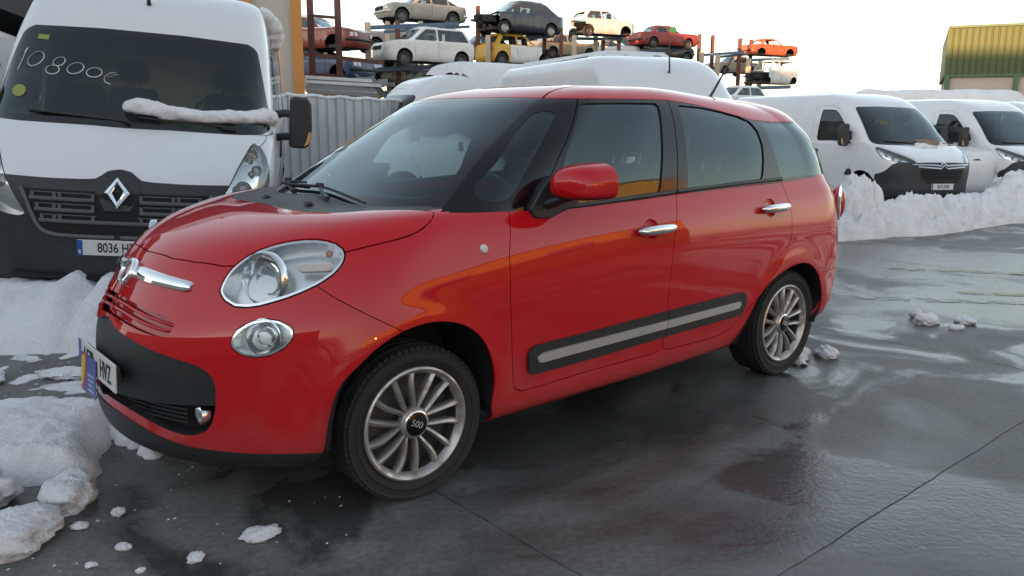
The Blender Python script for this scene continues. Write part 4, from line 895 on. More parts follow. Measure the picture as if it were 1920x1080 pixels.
MASTER = dict(name='panel_van', nf=2.9, nfu=3.3, belt=1.44, cowlz=1.40, trimz=.62, axles=(-.86, -4.5), ra=.40,
    lower=[(-.10, .22, -.70, .90, .22, -L+.2, .92, .30, -L+.05, .30), (-.03, .32, -.66, .96, .32, -L+.2, .97, .38, -L, .38), (0, .55, -.64, .99, .55, -L+.2, 1.0, .55, -L, .55), (-.01, .80, -.62, 1.01, .80, -L+.2, 1.02, .8, -L, .8),
           (-.05, 1.0, -.60, 1.03, 1.02, -L+.2, 1.035, 1.02, -L, 1.02), (-.12, 1.10, -.62, 1.035, 1.15, -L+.2, 1.035, 1.15, -L, 1.15), (-.27, 1.24, -.70, 1.03, 1.30, -L+.2, 1.03, 1.30, -L, 1.3), (-.46, 1.37, -.85, 1.02, 1.43, -L+.2, 1.02, 1.43, -L, 1.43),
           (-.60, 1.43, -.95, .97, 1.49, -L+.25, .98, 1.49, -L+.03, 1.49), (-.85, 1.50, -1.3, .5, 1.52, -L+.8, .5, 1.52, -L+.3, 1.52), (-1.1, 1.53, -1.6, 0, 1.54, -L+1, 0, 1.54, -L+.8, 1.54)],
    upper=[(-.50, 1.38, -1.02, 1.02, 1.40, -L+.2, 1.02, 1.40, -L, 1.4), (-.70, 1.60, -1.18, .995, 1.61, -L+.2, 1.0, 1.61, -L, 1.6), (-.91, 1.84, -1.33, .965, 1.87, -L+.2, .98, 1.87, -L+.02, 1.85), (-1.09, 2.03, -1.48, .94, 2.06, -L+.2, .955, 2.06, -L+.04, 2.05),
           (-1.19, 2.13, -1.60, .922, 2.17, -L+.2, .935, 2.17, -L+.05, 2.16), (-1.33, 2.26, -1.75, .895, 2.30, -L+.2, .905, 2.30, -L+.06, 2.28), (-1.52, 2.38, -1.95, .84, 2.41, -L+.25, .85, 2.41, -L+.1, 2.40), (-1.80, 2.46, -2.2, .68, 2.475, -L+.4, .70, 2.475, -L+.2, 2.46), (-2.1, 2.49, -2.5, .35, 2.50, -L+.6, .35, 2.50, -L+.4, 2.49), (-2.5, 2.50, -2.8, 0, 2.505, -L+1, 0, 2.505, -L+.8, 2.5)],
    lamp=[(.455, .80), (.519, .913), (.582, 1.006), (.706, 1.152), (.831, 1.261), (.945, 1.345), (.975, 1.345), (.995, 1.30), (.995, 1.20), (.985, 1.10), (.95, .98), (.85, .88), (.66, .815), (.53, .79)],
    bulbs=[(.72, 1.03, .062, M['frost']), (.885, 1.165, .042, M['frost']), (.905, 1.265, .042, MATS['van_amber'])],
    black=[(-.1, 1.134), (.05, 1.134), (.085, 1.115), (.13, 1.075), (.17, 1.062), (.45, 1.057), (.78, 1.06), (.86, .98), (1.1, .86), (1.1, .1), (-.1, .1)],
    hood=[(-.1, 1.0), (.74, 1.0), (.80, 1.12), (.90, 1.30), (.965, 1.37), (.965, 1.42), (.8, 1.60), (-.1, 1.60)],
    door=[(-1.02, 1.6), (-1.00, 1.2), (-1.06, .95), (-1.22, .70), (-1.28, .42), (-2.10, .42), (-2.14, .5), (-2.14, 1.6)],
    doorup=[(-1.02, 1.3), (-1.06, 1.47), (-1.55, 2.02), (-1.70, 2.10), (-2.10, 2.12), (-2.14, 2.05), (-2.14, 1.3)],
    window=[(-1.12, 1.47), (-1.30, 1.70), (-1.55, 1.96), (-1.68, 2.03), (-2.02, 2.04), (-2.06, 2.0), (-2.06, 1.52), (-2.0, 1.46), (-1.5, 1.44)],
    screen=[(-.2, 1.39), (.5, 1.39), (.93, 1.40), (.985, 1.43), (.985, 1.50), (.90, 1.88), (.865, 2.02), (.84, 2.055), (.79, 2.085), (.3, 2.105), (-.2, 2.105)], scx=-1.6,
    handle=(-2.0, 1.18, 1.03), mirror=(-1.05, 1.13, 1.50), dash=[(-.72, 1.38), (-1.05, 1.40), (-1.35, 1.36), (-1.42, 1.2), (-1.35, .8)], seat=(-2.0, .98), plate=(.012, .60, '8036 HZK'))
def master_front(T, ws, lo, bl, blk):
    # open grille: dark recess, frame, three slats with short uprights, lozenge emblem
    def fx(y, z):
        k = np.argmin((lo.V[:, 1]-abs(y))**2+(lo.V[:, 2]-z)**2+np.where(lo.V[:, 0] < -.6, 9, 0)); n = lo.N[k]
        return lo.V[k, 0]-(n[1]*(abs(y)-lo.V[k, 1])+n[2]*(z-lo.V[k, 2]))/max(n[0], .3)
    G = np.array([(-.9, .985), (.62, .985), (.585, .919), (.545, .813), (.50, .725), (.42, .69), (-.9, .685)])
    rec, _ = blk.cut(sdist(blk.V[:, 1:], G)); gr = panel('grille', rec.both().off(.003), M['dark'], bl, 0)
    for k, (z, w) in enumerate(((.925, .56), (.85, .53), (.775, .50))):
        for sd in (-1, 1):
            P = [(fx(y, z)+.012, sd*y, z) for y in np.linspace(.145 if k < 2 else .0, w, 18)]; MB().tube(P, .006, 6, True, 2.2).obj('slat', MATS['van_grey'], gr)
            P = [(fx(y, z+.042)+.010, sd*y, z+.042) for y in np.linspace(.17 if k < 2 else .13, w-.02, 14)]; MB().tube(P, .0035, 6, True, 1.2).obj('thin_slat', MATS['van_grey'], gr)
            for y in (.155, .365, .40, w-.02): MB().box((fx(y, z+.02)+.008, sd*y, z+.02), (.012, .022, .05)).obj('upright', MATS['van_grey'], gr)
    for sd in (-1, 1):
        C = crom([(.02, .675), (.30, .676), (.42, .685), (.495, .72), (.545, .813), (.585, .919), (.62, .99)], 8, False); MB().tube([(fx(y, z)+.008, sd*y, z) for y, z in C], .014, 8, True, 1.).obj('grille_frame', MATS['van_grey'], bl)
    # emblem: folded lozenge ring on a dark shield
    x0 = fx(0, 1.0)
    MB().prism([(-.12, 1.09), (.12, 1.09), (.155, 1.0), (.09, .85), (-.09, .85), (-.155, 1.0)], lambda a, b, d: (fx(0, b)+d, a, b), -.02, .012).obj('emblem_shield', M['plastic'], bl, bevel=.012)
    V = []; F = []
    O = [(0, .105), (.082, 0), (0, -.105), (-.082, 0)]; I = [(0, .062), (.034, 0), (0, -.062), (-.034, 0)]
    for (a, b), (c, d) in zip(O, I):
        z = .985; sl = -.30
        V += [(x0+.030+(b)*sl, a, z+b), (x0+.046+((b+d)/2)*sl, (a+c)/2, z+(b+d)/2), (x0+.030+d*sl, c, z+d), (x0+.010+b*sl, a, z+b)]
    for i in range(4):
        j = (i+1) % 4
        for k in range(2): F.append((i*4+k, j*4+k, j*4+k+1, i*4+k+1))
        F.append((i*4+3, j*4+3, j*4, i*4))
    MB().add(V, F).obj('emblem', M['chrome'], bl, 20)
    P = [(fx(y, .38)+.004, y, .38) for y in np.linspace(-.7, .7, 25)]; MB().tube(P, .05, 8, True, .3).obj('lower_intake', M['dark'], bl)
    # stickers and the chalked price
    def onws(y, z, pts, nm, mat):
        V = []
        for a, b in pts:
            yy, zz = y+a, z+b; k = np.argmin((ws.V[:, 1]-abs(yy))**2+(ws.V[:, 2]-zz)**2); V.append((ws.V[k, 0]+.006-(ws.N[k, 2]*(zz-ws.V[k, 2])+ws.N[k, 1]*(abs(yy)-ws.V[k, 1]))/max(ws.N[k, 0], .2), yy, zz))
        MB().add(V+[(p[0]-.002, p[1], p[2]) for p in V], [tuple(range(len(V))), tuple(range(2*len(V)-1, len(V)-1, -1))]).obj(nm, mat, T)
    onws(-.70, 2.0, [(-.04, -.018), (.04, -.018), (.04, .018), (-.04, .018)], 'sticker', MATS['sticker_green'])
    onws(-.80, 1.60, [(.05*cos(a), .042*sin(a)) for a in np.linspace(0, 2*pi, 25)[:-1]], 'sticker', MATS['sticker_green'])
def stroke_digits():
    el = lambda cx, cy, a, b, t=.35, n=10, s=0.: [(cx+a*cos(2*pi*i/n+s)*cos(t)-b*sin(2*pi*i/n+s)*sin(t), cy+a*cos(2*pi*i/n+s)*sin(t)+b*sin(2*pi*i/n+s)*cos(t)) for i in range(n+1)]
    return [[(0.02, .62), (.10, .78), (-.10, .0)], el(.46, .45, .30, .20, .75), [(.64, .14), (.655, .145)], el(1.24, .42, .20, .14, .45), el(1.07, .13, .22, .15, .1), el(1.80, .24, .27, .18, .35), el(2.42, .15, .25, .16, .1), [(3.12, .20), (2.95, .18), (2.78, .04), (2.80, -.12), (3.0, -.20)], [(2.84, .05), (3.05, .07)], [(2.95, .15), (3.2, .12)]]
_mt, _ws, _lo, _bl, _blk = van('white high-roof van with a chalked price and black grille, snow along its wipers', MASTER)
master_front(_mt, _ws, _lo, _bl, _blk)
MAST3 = copy_tree(_mt); MAST3['label'] = 'white van with thick snow on its roof, beside the metal fence'
gtext_strokes(_ws, stroke_digits(), (-.82, 1.735), .215, .0042, MATS['chalk'], _mt, 'price_writing')
def put(o, x, y, head, z=0., roll=0., pitch=0.):
    """head: compass of the nose, degrees clockwise from -y (0 = facing the camera side)"""
    o.rotation_mode = 'QUATERNION'; h = rad(head)
    q = Quaternion((0, 0, 1), -pi/2+h) @ Quaternion((0, 1, 0), rad(pitch)) @ Quaternion((1, 0, 0), rad(roll)); o.rotation_quaternion = q; o.location = (x, y, z)
put(_mt, -2.827, 5.736, 13.8, 0, -3.95, 3.5)

L = 5.41
def _jl(xf, zf, x1, y1, z1, k=0., y2=None): return (xf, zf, x1, y1, z1, -L+.18+k*-.0, y2 or y1, z1, -L+.02*k, z1)
JUMPER = dict(name='panel_van', nf=2.7, nfu=3.2, belt=1.30, cowlz=1.245, trimz=.72, axles=(-.95, -4.40), ra=.41,
    lower=[_jl(-.14, .25, -.80, .90, .25), _jl(-.03, .35, -.75, .97, .33), _jl(0, .55, -.72, 1.0, .55), _jl(0, .76, -.70, 1.02, .76), _jl(-.03, .92, -.70, 1.03, .94), _jl(-.11, 1.01, -.72, 1.035, 1.06), _jl(-.30, 1.11, -.80, 1.03, 1.18), _jl(-.54, 1.21, -.92, 1.02, 1.28),
           _jl(-.74, 1.27, -1.02, .97, 1.34), (-1.0, 1.33, -1.4, .5, 1.36, -L+.8, .5, 1.36, -L+.4, 1.36), (-1.3, 1.36, -1.7, 0, 1.37, -L+1, 0, 1.37, -L+.8, 1.37)],
    upper=[_jl(-.64, 1.22, -1.12, 1.02, 1.26), _jl(-.86, 1.43, -1.30, 1.0, 1.45), _jl(-1.12, 1.67, -1.50, .97, 1.68), _jl(-1.36, 1.88, -1.72, .935, 1.88), _jl(-1.50, 1.985, -1.85, .915, 1.98), _jl(-1.66, 2.08, -2.0, .885, 2.08), _jl(-1.86, 2.16, -2.15, .83, 2.165), _jl(-2.1, 2.22, -2.4, .68, 2.225),
           (-2.4, 2.245, -2.7, .35, 2.25, -L+.6, .35, 2.25, -L+.3, 2.24), (-2.7, 2.25, -3.0, 0, 2.255, -L+1, 0, 2.255, -L+.7, 2.25)],
    lamp=[(.47, .955), (.54, 1.0), (.66, 1.055), (.82, 1.11), (.98, 1.165), (1.13, 1.205), (1.175, 1.20), (1.16, 1.15), (1.08, 1.05), (1.0, 1.0), (.85, .965), (.65, .945)],
    bulbs=[(.72, 1.0, .035, M['frost']), (.86, 1.04, .035, M['frost']), (.99, 1.08, .03, M['frost'])], darklamp=True,
    black=[(-.1, .955), (.30, .955), (.52, .945), (.66, .945), (.84, .955), (.93, .90), (1.02, .70), (1.2, .60), (1.2, .1), (-.1, .1)],
    hood=[(-.1, .9), (.50, .93), (.55, 1.0), (.70, 1.08), (.86, 1.18), (.88, 1.25), (.8, 1.42), (-.1, 1.42)],
    door=[(-1.10, 1.5), (-1.08, 1.15), (-1.16, .95), (-1.38, .70), (-1.42, .42), (-2.30, .42), (-2.34, .5), (-2.34, 1.5)],
    doorup=[(-1.12, 1.15), (-1.20, 1.36), (-1.75, 1.90), (-1.90, 1.97), (-2.28, 1.99), (-2.34, 1.92), (-2.34, 1.15)],
    window=[(-1.26, 1.34), (-1.48, 1.58), (-1.75, 1.83), (-1.88, 1.89), (-2.18, 1.90), (-2.24, 1.86), (-2.25, 1.36), (-2.18, 1.29), (-1.75, 1.27)],
    screen=[(-.2, 1.235), (.5, 1.235), (.86, 1.25), (.93, 1.28), (.935, 1.35), (.85, 1.72), (.80, 1.90), (.77, 1.935), (.72, 1.955), (.3, 1.97), (-.2, 1.97)], scx=-2.0,
    handle=(-2.20, 1.05, 1.035), mirror=(-1.28, 1.13, 1.42), dash=[(-.85, 1.22), (-1.2, 1.25), (-1.5, 1.20), (-1.55, 1.05), (-1.5, .7)], seat=(-2.15, .86), plate=(.012, .52, '0570 JWR'))
def jumper_front(T, ws, lo, bl, blk):
    def fx(y, z):
        k = np.argmin((lo.V[:, 1]-abs(y))**2+(lo.V[:, 2]-z)**2+np.where(lo.V[:, 0] < -.6, 9, 0)); n = lo.N[k]
        return lo.V[k, 0]-(n[1]*(abs(y)-lo.V[k, 1])+n[2]*(z-lo.V[k, 2]))/max(n[0], .3)
    for z, w in ((.915, .66), (.865, .56)):
        for sd in (-1, 1):
            C = [(0, .045), (.05, .0), (.10, -.02), (.16, -.012), (.3, -.006), (w, .0 if z > .9 else .012)]
            MB().tube([(fx(y, z+dz)+.014, sd*y, z+dz) for y, dz in crom(C, 5, False)], .013, 6, True, 1.).obj('chrome_bar', M['chrome'], bl)
    G = np.array([(-.9, .835), (.50, .835), (.52, .80), (.46, .66), (.40, .635), (-.9, .635)]); rec, _ = blk.cut(sdist(blk.V[:, 1:], G)); gr = panel('grille', rec.off(.004).both(), M['dark'], bl, 0)
    for k in range(6):
        z = .65+.034*k; MB().tube([(fx(y, z)+.010, y, z) for y in np.linspace(-.47, .47, 15)], .006, 5).obj('grille_bar', MATS['van_plastic'], gr)
    MB().tube([(fx(y, .60)+.004, y, .60) for y in np.linspace(-.38, .38, 11)], .018, 6, True, .5).obj('lower_slot', M['dark'], bl)
_j, _jw, _jlo, _jb, _jk = van('white low-roof van with twin chrome chevron bars, facing the heap of snow', JUMPER)
jumper_front(_j, _jw, _jlo, _jb, _jk)
JUMP2 = copy_tree(_j); JUMP2['label'] = 'second white low-roof van from the red car, behind the dirty snow heap'
JUMP3 = copy_tree(_j); JUMP3['label'] = 'white low-roof van cut off by the right edge of the picture'
gtext_strokes(_jw, [[(0, .7), (.5, .7), (.2, 0)], [(1.1, .7), (.8, .7), (.8, .4), (1.1, .3), (1.1, .05), (.75, .0)], [(1.6, .7), (1.4, .35), (1.6, 0), (1.8, .35), (1.6, .7)], [(2.2, .7), (2.0, .35), (2.2, 0), (2.4, .35), (2.2, .7)]], (-.66, 1.62), .13, .007, pm('faint_ink', (.22, .22, .10), .9), _j, 'price_writing')

H2 = dict(JUMPER, upper=JUMPER['upper'][:4]+[_jl(-1.48, 1.98, -1.85, .925, 1.98), _jl(-1.62, 2.12, -1.98, .905, 2.13), _jl(-1.80, 2.30, -2.15, .875, 2.30), _jl(-2.02, 2.43, -2.35, .81, 2.435), _jl(-2.28, 2.50, -2.6, .66, 2.50), (-2.55, 2.525, -2.9, .35, 2.53, -L+.6, .35, 2.53, -L+.3, 2.52), (-2.9, 2.53, -3.2, 0, 2.535, -L+1, 0, 2.535, -L+.7, 2.53)])
MAST2, _hw, _hlo, _hb, _hk = van('white high-roof van whose plain roof front rises behind the red car', H2)
jumper_front(MAST2, _hw, _hlo, _hb, _hk)

# ---------------------------------------------------------------- generic scrap cars
def gcar(name, label, S, group='scrap cars on the racks'):
    """saloon, hatchback or people carrier from a few side-view numbers (x=0 at the nose)"""
    T = empty(name, (0, 0, 0), 0, label, 'car', group); L, W, H = S['L'], S['W'], S['H']
    zn, zc, xw, x1, x2, xb, zd = S['zn'], S['zc'], S['xw'], S['x1'], S['x2'], S['xb'], S['zd']; nf = S.get('nf', 3.2); C = (12, 30, 10)
    col = S['mat']; g0 = S.get('clear', .20); ex = S.get('nr', 3.5)
    def R(xf, zf, xs, y, zs, xe, ze, xr, zr, y2=None): return ring(xf, zf, [(xs, y, zs), ((xs+xe)/2, y*1.01, (zs+ze)/2), (xe, y2 or y, ze)], xr, zr, nf, ex, 2., 2., C)
    xs = -.55; xe = -L+.5; sb = S.get('belt', zc-.02)
    lo = [R(-.10, g0, xs, W-.09, g0, xe, g0, -L+.10, g0), R(-.02, g0+.12, xs, W-.02, g0+.12, xe, g0+.12, -L+.02, g0+.12), R(0, (g0+zn)/2, xs, W, (g0+sb)/2+.04, xe, (g0+sb)/2+.04, -L, (g0+zd)/2), R(-.02, zn-.08, xs, W, sb-.12, xe, sb-.12, -L+.01, zd-.12),
          R(-.07, zn, xs-.05, W-.015, sb-.04, xe+.02, sb-.03, -L+.04, zd-.03), R(-.20, zn+.03, xs-.15, W-.06, sb+.0, xe+.06, sb+.01, -L+.14 if xb > -L+.5 else -L+.06, zd)]
    for t in (.35, .7, 1.0):
        lo.append(R(-.2+(xw+.2-.1)*t, zn+.03+(zc-zn-.03)*t, xs-.15-(.5)*t, max(.0, (W-.06)*(1-t)), sb+.02, xe+.06+(.3)*t, sb+.03, -L+.14+(xb+L-.05)*t if xb > -L+.5 else -L+.06+.35*t, zd+(.02)*t))
    lo = sheet(lo, 3)
    zr = H-.10; up = []
    for t, f in ((0, 0), (.33, .31), (.66, .64), (.88, .87)):
        up.append(R(xw+(x1-xw)*t, zc-.03+(zr-zc+.03)*f, xw-.40+(x1-.25-xw+.40)*t, W-.05-.17*t, sb-.03+(zr-sb+.03)*f, xb+.35+(x2+.25-xb-.35)*t, sb-.03+(zr-sb+.03)*f, xb+(x2-xb)*t, max(zd, sb)-.03+(zr-max(zd, sb)+.03)*f))
    for t, y, dz in ((1., W-.26, .0), (1.3, W-.36, .065), (1.9, .32, .092), (2.4, 0, .10)):
        up.append(R(x1-.28*(t-1), zr+dz, x1-.3-.25*(t-1), y, zr+dz, x2+.3+.25*(t-1), zr+dz-.01, x2+.25*(t-1), zr+dz-.01))
    up = sheet(up, 3)
    def dent(m, a, sd):                                   # knocks and bows in the sheet metal
        q = np.sin(m.V[:, 0]*3.1+sd)*np.sin(m.V[:, 2]*5.3+sd*2)+.8*np.sin(m.V[:, 0]*7.7+m.V[:, 2]*4+sd*3)*np.sin(m.V[:, 1]*6+sd)+.5*np.sin(m.V[:, 0]*15+sd*5)*np.sin(m.V[:, 2]*13+m.V[:, 1]*9)
        V = m.V+m.N*(a*q*np.clip(np.abs(m.V[:, 1])*4, 0, 1))[:, None]; N = vnorm(V, m.F); return MS(V, N, m.F)
    sd_ = (hash(label) if False else sum(map(ord, label))) % 97; lo = dent(lo, S.get('dent', .011), sd_); up = dent(up, S.get('dent', .011)*.7, sd_+1)
    def gxz(m, P, ymin=.4): g = sdist(np.stack([m.V[:, 0], m.V[:, 2]], -1), np.array(P)); return np.where(m.V[:, 1] < ymin, np.abs(g)+.2, g)
    th = np.linspace(0, 2*pi, 28)[:-1]; wr = S.get('wr', .30); body = lo
    for cx in S['axles']: body = body.cut(gxz(body, [(cx+(wr+.06)*cos(t), wr+.02+(wr+.06)*sin(t)) for t in th]))[1]
    body = body.cut(np.where((body.V[:, 0] < xw) & (body.V[:, 0] > xb), body.V[:, 2]-sb-.012, -1.))[0]
    if S.get('no_front'):                                 # front panels gone: engine bay open
        body = body.cut(body.V[:, 0]-S['no_front'])[0]
        e = MB(); r_ = random.Random(5)
        for k in range(16): e.box((S['no_front']+r_.uniform(.05, -S['no_front']*.9), r_.uniform(-.6, .6), r_.uniform(.3, .78)), (r_.uniform(.1, .4), r_.uniform(.1, .5), r_.uniform(.08, .3)), Matrix.Rotation(r_.uniform(-.5, .5), 3, 'Z'))
        e.obj('engine_remains', MATS['engine'], T)
    if S.get('no_rear'): body = body.cut(-(body.V[:, 0]-S['no_rear']))[0]
    if S.get('two_tone'):
        pa, body = body.cut(-(body.V[:, 0]-S['two_tone'][0])); panel('painted_rear', pa.both(), S['two_tone'][1], T, .01) if False else None
        a, b = lo, lo
        q, body2 = body, pa
        panel('rear_body', q.both(), S['two_tone'][1], T, .01); panel('body', body2.both(), col, T, .01)
    else: panel('body', body.both(), col, T, .01)
    inn = lo.off(-.03); inn = inn.cut(inn.V[:, 2]-sb+.06)[0]
    for cx in S['axles']: inn = inn.cut(gxz(inn, [(cx+(wr+.06)*cos(t), wr+.02+(wr+.06)*sin(t)) for t in th]))[1]
    if S.get('no_front'): inn = inn.cut(inn.V[:, 0]-S['no_front'])[0]
    if S.get('no_rear'): inn = inn.cut(-(inn.V[:, 0]-S['no_rear']-.2))[0]
    panel('inner_body', inn.both(), M['dark'], T, 0)
    MB().box((-L/2, 0, g0+.06), (L-.5, W*1.6, .12)).obj('underbody', MATS['under'], T)
    x, y, z = up.xyz(); up = up.cut(z-sb)[1]
    # windows
    zt, zb = H-.125, sb+.035; A0, A1 = xw-.30, x1-.22; B = S['pillars']; ps = []
    X0 = lambda z: A0+(A1-A0)*(z-zb)/(zt-zb)-.02; C0 = xb+.28; C1 = x2+.20; X3 = lambda z: C0+(C1-C0)*(z-zb)/(zt-zb)
    edges = [None]+list(B)+[None]
    wins = []
    for k in range(len(edges)-1):
        l = X0 if edges[k] is None else (lambda z, e=edges[k]: e-.04); r = X3 if edges[k+1] is None else (lambda z, e=edges[k+1]: e+.04)
        wins.append([(l(zb), zb), (l((zb+zt)/2), (zb+zt)/2), (l(zt), zt), (r(zt), zt-.01), (r((zb+zt)/2), (zb+zt)/2), (r(zb), zb)])
    wt = [(-.3, zc+.035), (W-.22, zc+.035), (W-.30, zt), (-.3, zt+.01)]; wr_ = [(-.3, max(zd, sb)+.06), (W-.24, max(zd, sb)+.06), (W-.34, zt-.03), (-.3, zt-.02)]
    xm = (x1+x2)/2; roof = up
    def gyz(m, P, front): g = sdist(m.V[:, 1:], np.array(P)); return np.where((m.V[:, 0] > xm) == front, g, np.abs(g)+.2)
    ws, roof = roof.cut(gyz(roof, wt, True)); rs, roof = roof.cut(gyz(roof, wr_, False)); pn = []
    for P in wins: a, roof = roof.cut(gxz(roof, P, .3)); pn.append(a)
    if S.get('roof_mat') : panel('roof', roof.both(), S['roof_mat'], T, .03)
    else: panel('roof', roof.both(), col, T, .03)
    if S.get('snow'):
        sn = roof.both(); sn = sn.cut(.80-sn.N[:, 2])[0]; hs = body.both(); hs = hs.cut(.72-hs.N[:, 2])[0]
        SNOWS[T.name] = [meshobj('roof_snow', m_.V+np.array([0, 0, .035]), np.concatenate([m_.F]), SNOW) for m_ in (sn, hs) if len(m_.F)]
        for k_, o_ in enumerate(SNOWS[T.name]): tag(o_, 'thin snow lying on the %s of the %s' % (('roof', 'hood')[k_], ' '.join(label.split()[:5])), 'snow', None, 'stuff'); o_.modifiers.new('thick', 'SOLIDIFY').thickness = .04
    gl = S.get('glass', 'fsr')
    if 'f' in gl: panel('windscreen', ws.both(), M['wglass'], T, 0)
    if 'r' in gl: panel('rear_screen', rs.both(), M['wglass'], T, 0)
    if 's' in gl:
        for a in pn:
            for mr in (a, a.mir()): panel('side_pane', mr, S.get('pane_mat', M['wglass']), T, 0)
    for xx in S.get('seats', (-.42, -.62)):
        for sy in (-.36, .36): MB().box((L*xx, sy, sb+.0), (.16, .45, .75), Matrix.Rotation(rad(-10), 3, 'Y'), (.7, .7)).obj('seat', MATS['van_seat'], T, bevel=.06)
    # seams, lamps, bumpers
    for e in S['doors']:
        for sg in (1, -1):
            k = [(e, .38), (e+.015, .6), (e, sb-.02)]; P = []
            for px, pz in crom(k, 5, False):
                i = np.argmin((lo.V[:, 0]-px)**2+(lo.V[:, 2]-pz)**2+np.where(lo.V[:, 1] < .4, 9, 0)); P.append((px, sg*(lo.V[i, 1]+.0005), pz))
            MB().tube(P, .006, 4).obj('door_seam', M['dark'], T)
    fl = S.get('front_lamp')
    if fl and not S.get('no_front'):
        for sg in (1, -1):
            P = [(0, .40), (0, W-.04)]; z0, z1 = fl; V = []; n = 8
            for i in range(n):
                yy = .44+(W-.10-.44)*i/(n-1)
                for zz in (z0, z1): k = np.argmin((lo.V[:, 1]-yy)**2+(lo.V[:, 2]-zz)**2+np.where(lo.V[:, 0] < -.8, 9, 0)); V.append((lo.V[k, 0]+.012, sg*yy, zz))
            F = [(2*i, 2*i+2, 2*i+3, 2*i+1) for i in range(n-1)]; MB().add(V, F if sg > 0 else [f[::-1] for f in F]).obj('headlight', M['frost'], T)
    for zz, hh, mm, end in S.get('bumpers', ()):
        if (end > 0 and S.get('no_front')) or (end < 0 and S.get('no_rear')): continue
        P = []
        for yy in np.linspace(-W+.02, W-.02, 17):
            k = np.argmin((lo.V[:, 1]-abs(yy))**2+(lo.V[:, 2]-zz)**2+np.where((lo.V[:, 0]+L/2)*end < 0, 9, 0)); P.append((lo.V[k, 0]+.03*end, yy, zz))
        MB().tube(P, hh, 8, True, 1.0).obj('bumper', mm, T)
    if S.get('grille'):
        z0, z1, w = S['grille']; V = [(.02, -w, z0), (.02, w, z0), (-.01, w, z1), (-.01, -w, z1)]; MB().prism([(-w, z0), (w, z0), (w*.95, z1), (-w*.95, z1)], lambda a, b, d: (d, a, b), -.06, .012).obj('grille', M['dark'], T)
    if S.get('tail_lamp') and not S.get('no_rear'):
        z0, z1, w = S['tail_lamp']
        for sg in (1, -1): MB().box((-L+.0, sg*(W-.05-w/2), (z0+z1)/2), (.05, w, z1-z0)).obj('tail_light', M['redlamp'], T, bevel=.01)
    if S.get('wheels', True):
        ks = S.get('wheels', 'abcd'); ks = 'abcd' if ks is True else ks
        for i, (cx, sg) in enumerate(((S['axles'][0], 1), (S['axles'][0], -1), (S['axles'][1], 1), (S['axles'][1], -1))):
            if 'abcd'[i] not in ks: continue
            w = empty('wheel', (cx, sg*(W-.10), wr-.02)); w.parent = T; w.rotation_euler = (0, 0, 0 if sg > 0 else pi)
            MB().lathe([(wr*.6, -.08), (wr*.75, -.09), (wr*.95, -.085), (wr, -.06), (wr, .06), (wr*.95, .085), (wr*.75, .09), (wr*.62, .075)], 28).obj('tyre', M['rubber'], w, 40)
            r_ = MB().lathe([(wr*.63, .075), (wr*.6, .06), (wr*.5, .03), (wr*.35, .05), (wr*.2, .06), (0, .06)], 24).obj('rim', S.get('rim', MATS['steel_wheel']), w, 40)
            if S.get('alloy'):
                for k in range(7): MB().box((wr*.37*cos(k*.9), .065, wr*.37*sin(k*.9)), (wr*.55, .02, .03), Matrix.Rotation(-k*.9, 3, 'Y')).obj('spoke', M['alloy'], r_)
    return T
SNOWS = {}
M['wglass'] = glassmat('wreck_glass', (.45, .52, .52), 1.5, film=.10, filmcol=(.4, .41, .42))
def wp(name, col, rust=.25, rough=.45, coat=.3): return pm(name, col, rough, 0, coat, dirt=rust, dirtcol=(.16, .12, .10), scale=3.5)
pm('engine', (.018, .018, .020), .6, .3); pm('under', (.035, .033, .032), .8); pm('rust', (.16, .07, .035), .85, dirt=.5, dirtcol=(.06, .03, .02), scale=6)
SILV, WHT, NAVY, YEL, REDP, ORG, BEIGE, DRED, GREY, BLK, DBLU = (wp('w_silver', (.34, .33, .30), .35), wp('w_white', (.72, .71, .70), .15), wp('w_navy', (.022, .026, .042), .2, .3, .8), wp('w_yellow', (.62, .36, .04), .2), wp('w_red', (.30, .035, .032), .3), wp('w_orange', (.42, .10, .04), .55, .7, 0), wp('w_beige', (.40, .34, .27), .3), wp('w_darkred', (.20, .028, .022), .35), wp('w_grey', (.42, .40, .38), .3), wp('w_black', (.015, .016, .018), .2, .3, .6), wp('w_blue', (.03, .06, .14), .3))
GREENP = pm('green_poster', (.05, .20, .07), .7)
OLD = dict(L=4.15, W=.80, H=1.36, zn=.70, zc=.88, xw=-1.20, x1=-1.75, x2=-2.95, xb=-3.9, zd=.90, axles=(-.78, -3.30), pillars=(-2.25, -3.10), doors=(-1.25, -2.25, -3.05), front_lamp=(.56, .68), bumpers=((.46, .05, M['silver'], 1), (.46, .05, M['silver'], -1)), mat=SILV, rim=MATS['van_grey'], grille=(.55, .68, .40), clear=.22)
MPV = dict(L=4.20, W=.84, H=1.60, zn=.80, zc=1.0, xw=-.95, x1=-1.65, x2=-3.75, xb=-4.10, zd=1.0, axles=(-.82, -3.43), pillars=(-2.35, ), doors=(-1.30, -2.35), front_lamp=(.68, .80), bumpers=(), mat=WHT, grille=(.62, .76, .35), roof_mat=None)
DMPV = dict(MPV, L=4.30, H=1.60, zn=.78, xw=-.75, x1=-1.75, x2=-3.3, xb=-4.15, zc=.98, mat=NAVY, alloy=True, pillars=(-1.5, -2.4, -3.3), doors=(-1.35, -2.4, -3.3), no_front=None, grille=None, rim=M['alloy'])
HATCH = dict(L=3.75, W=.82, H=1.50, zn=.78, zc=.96, xw=-.95, x1=-1.60, x2=-3.2, xb=-3.62, zd=.98, axles=(-.75, -3.2), pillars=(-2.30, ), doors=(-1.2, -2.35), front_lamp=(.62, .76), tail_lamp=(.72, 1.0, .16), bumpers=(), mat=WHT)
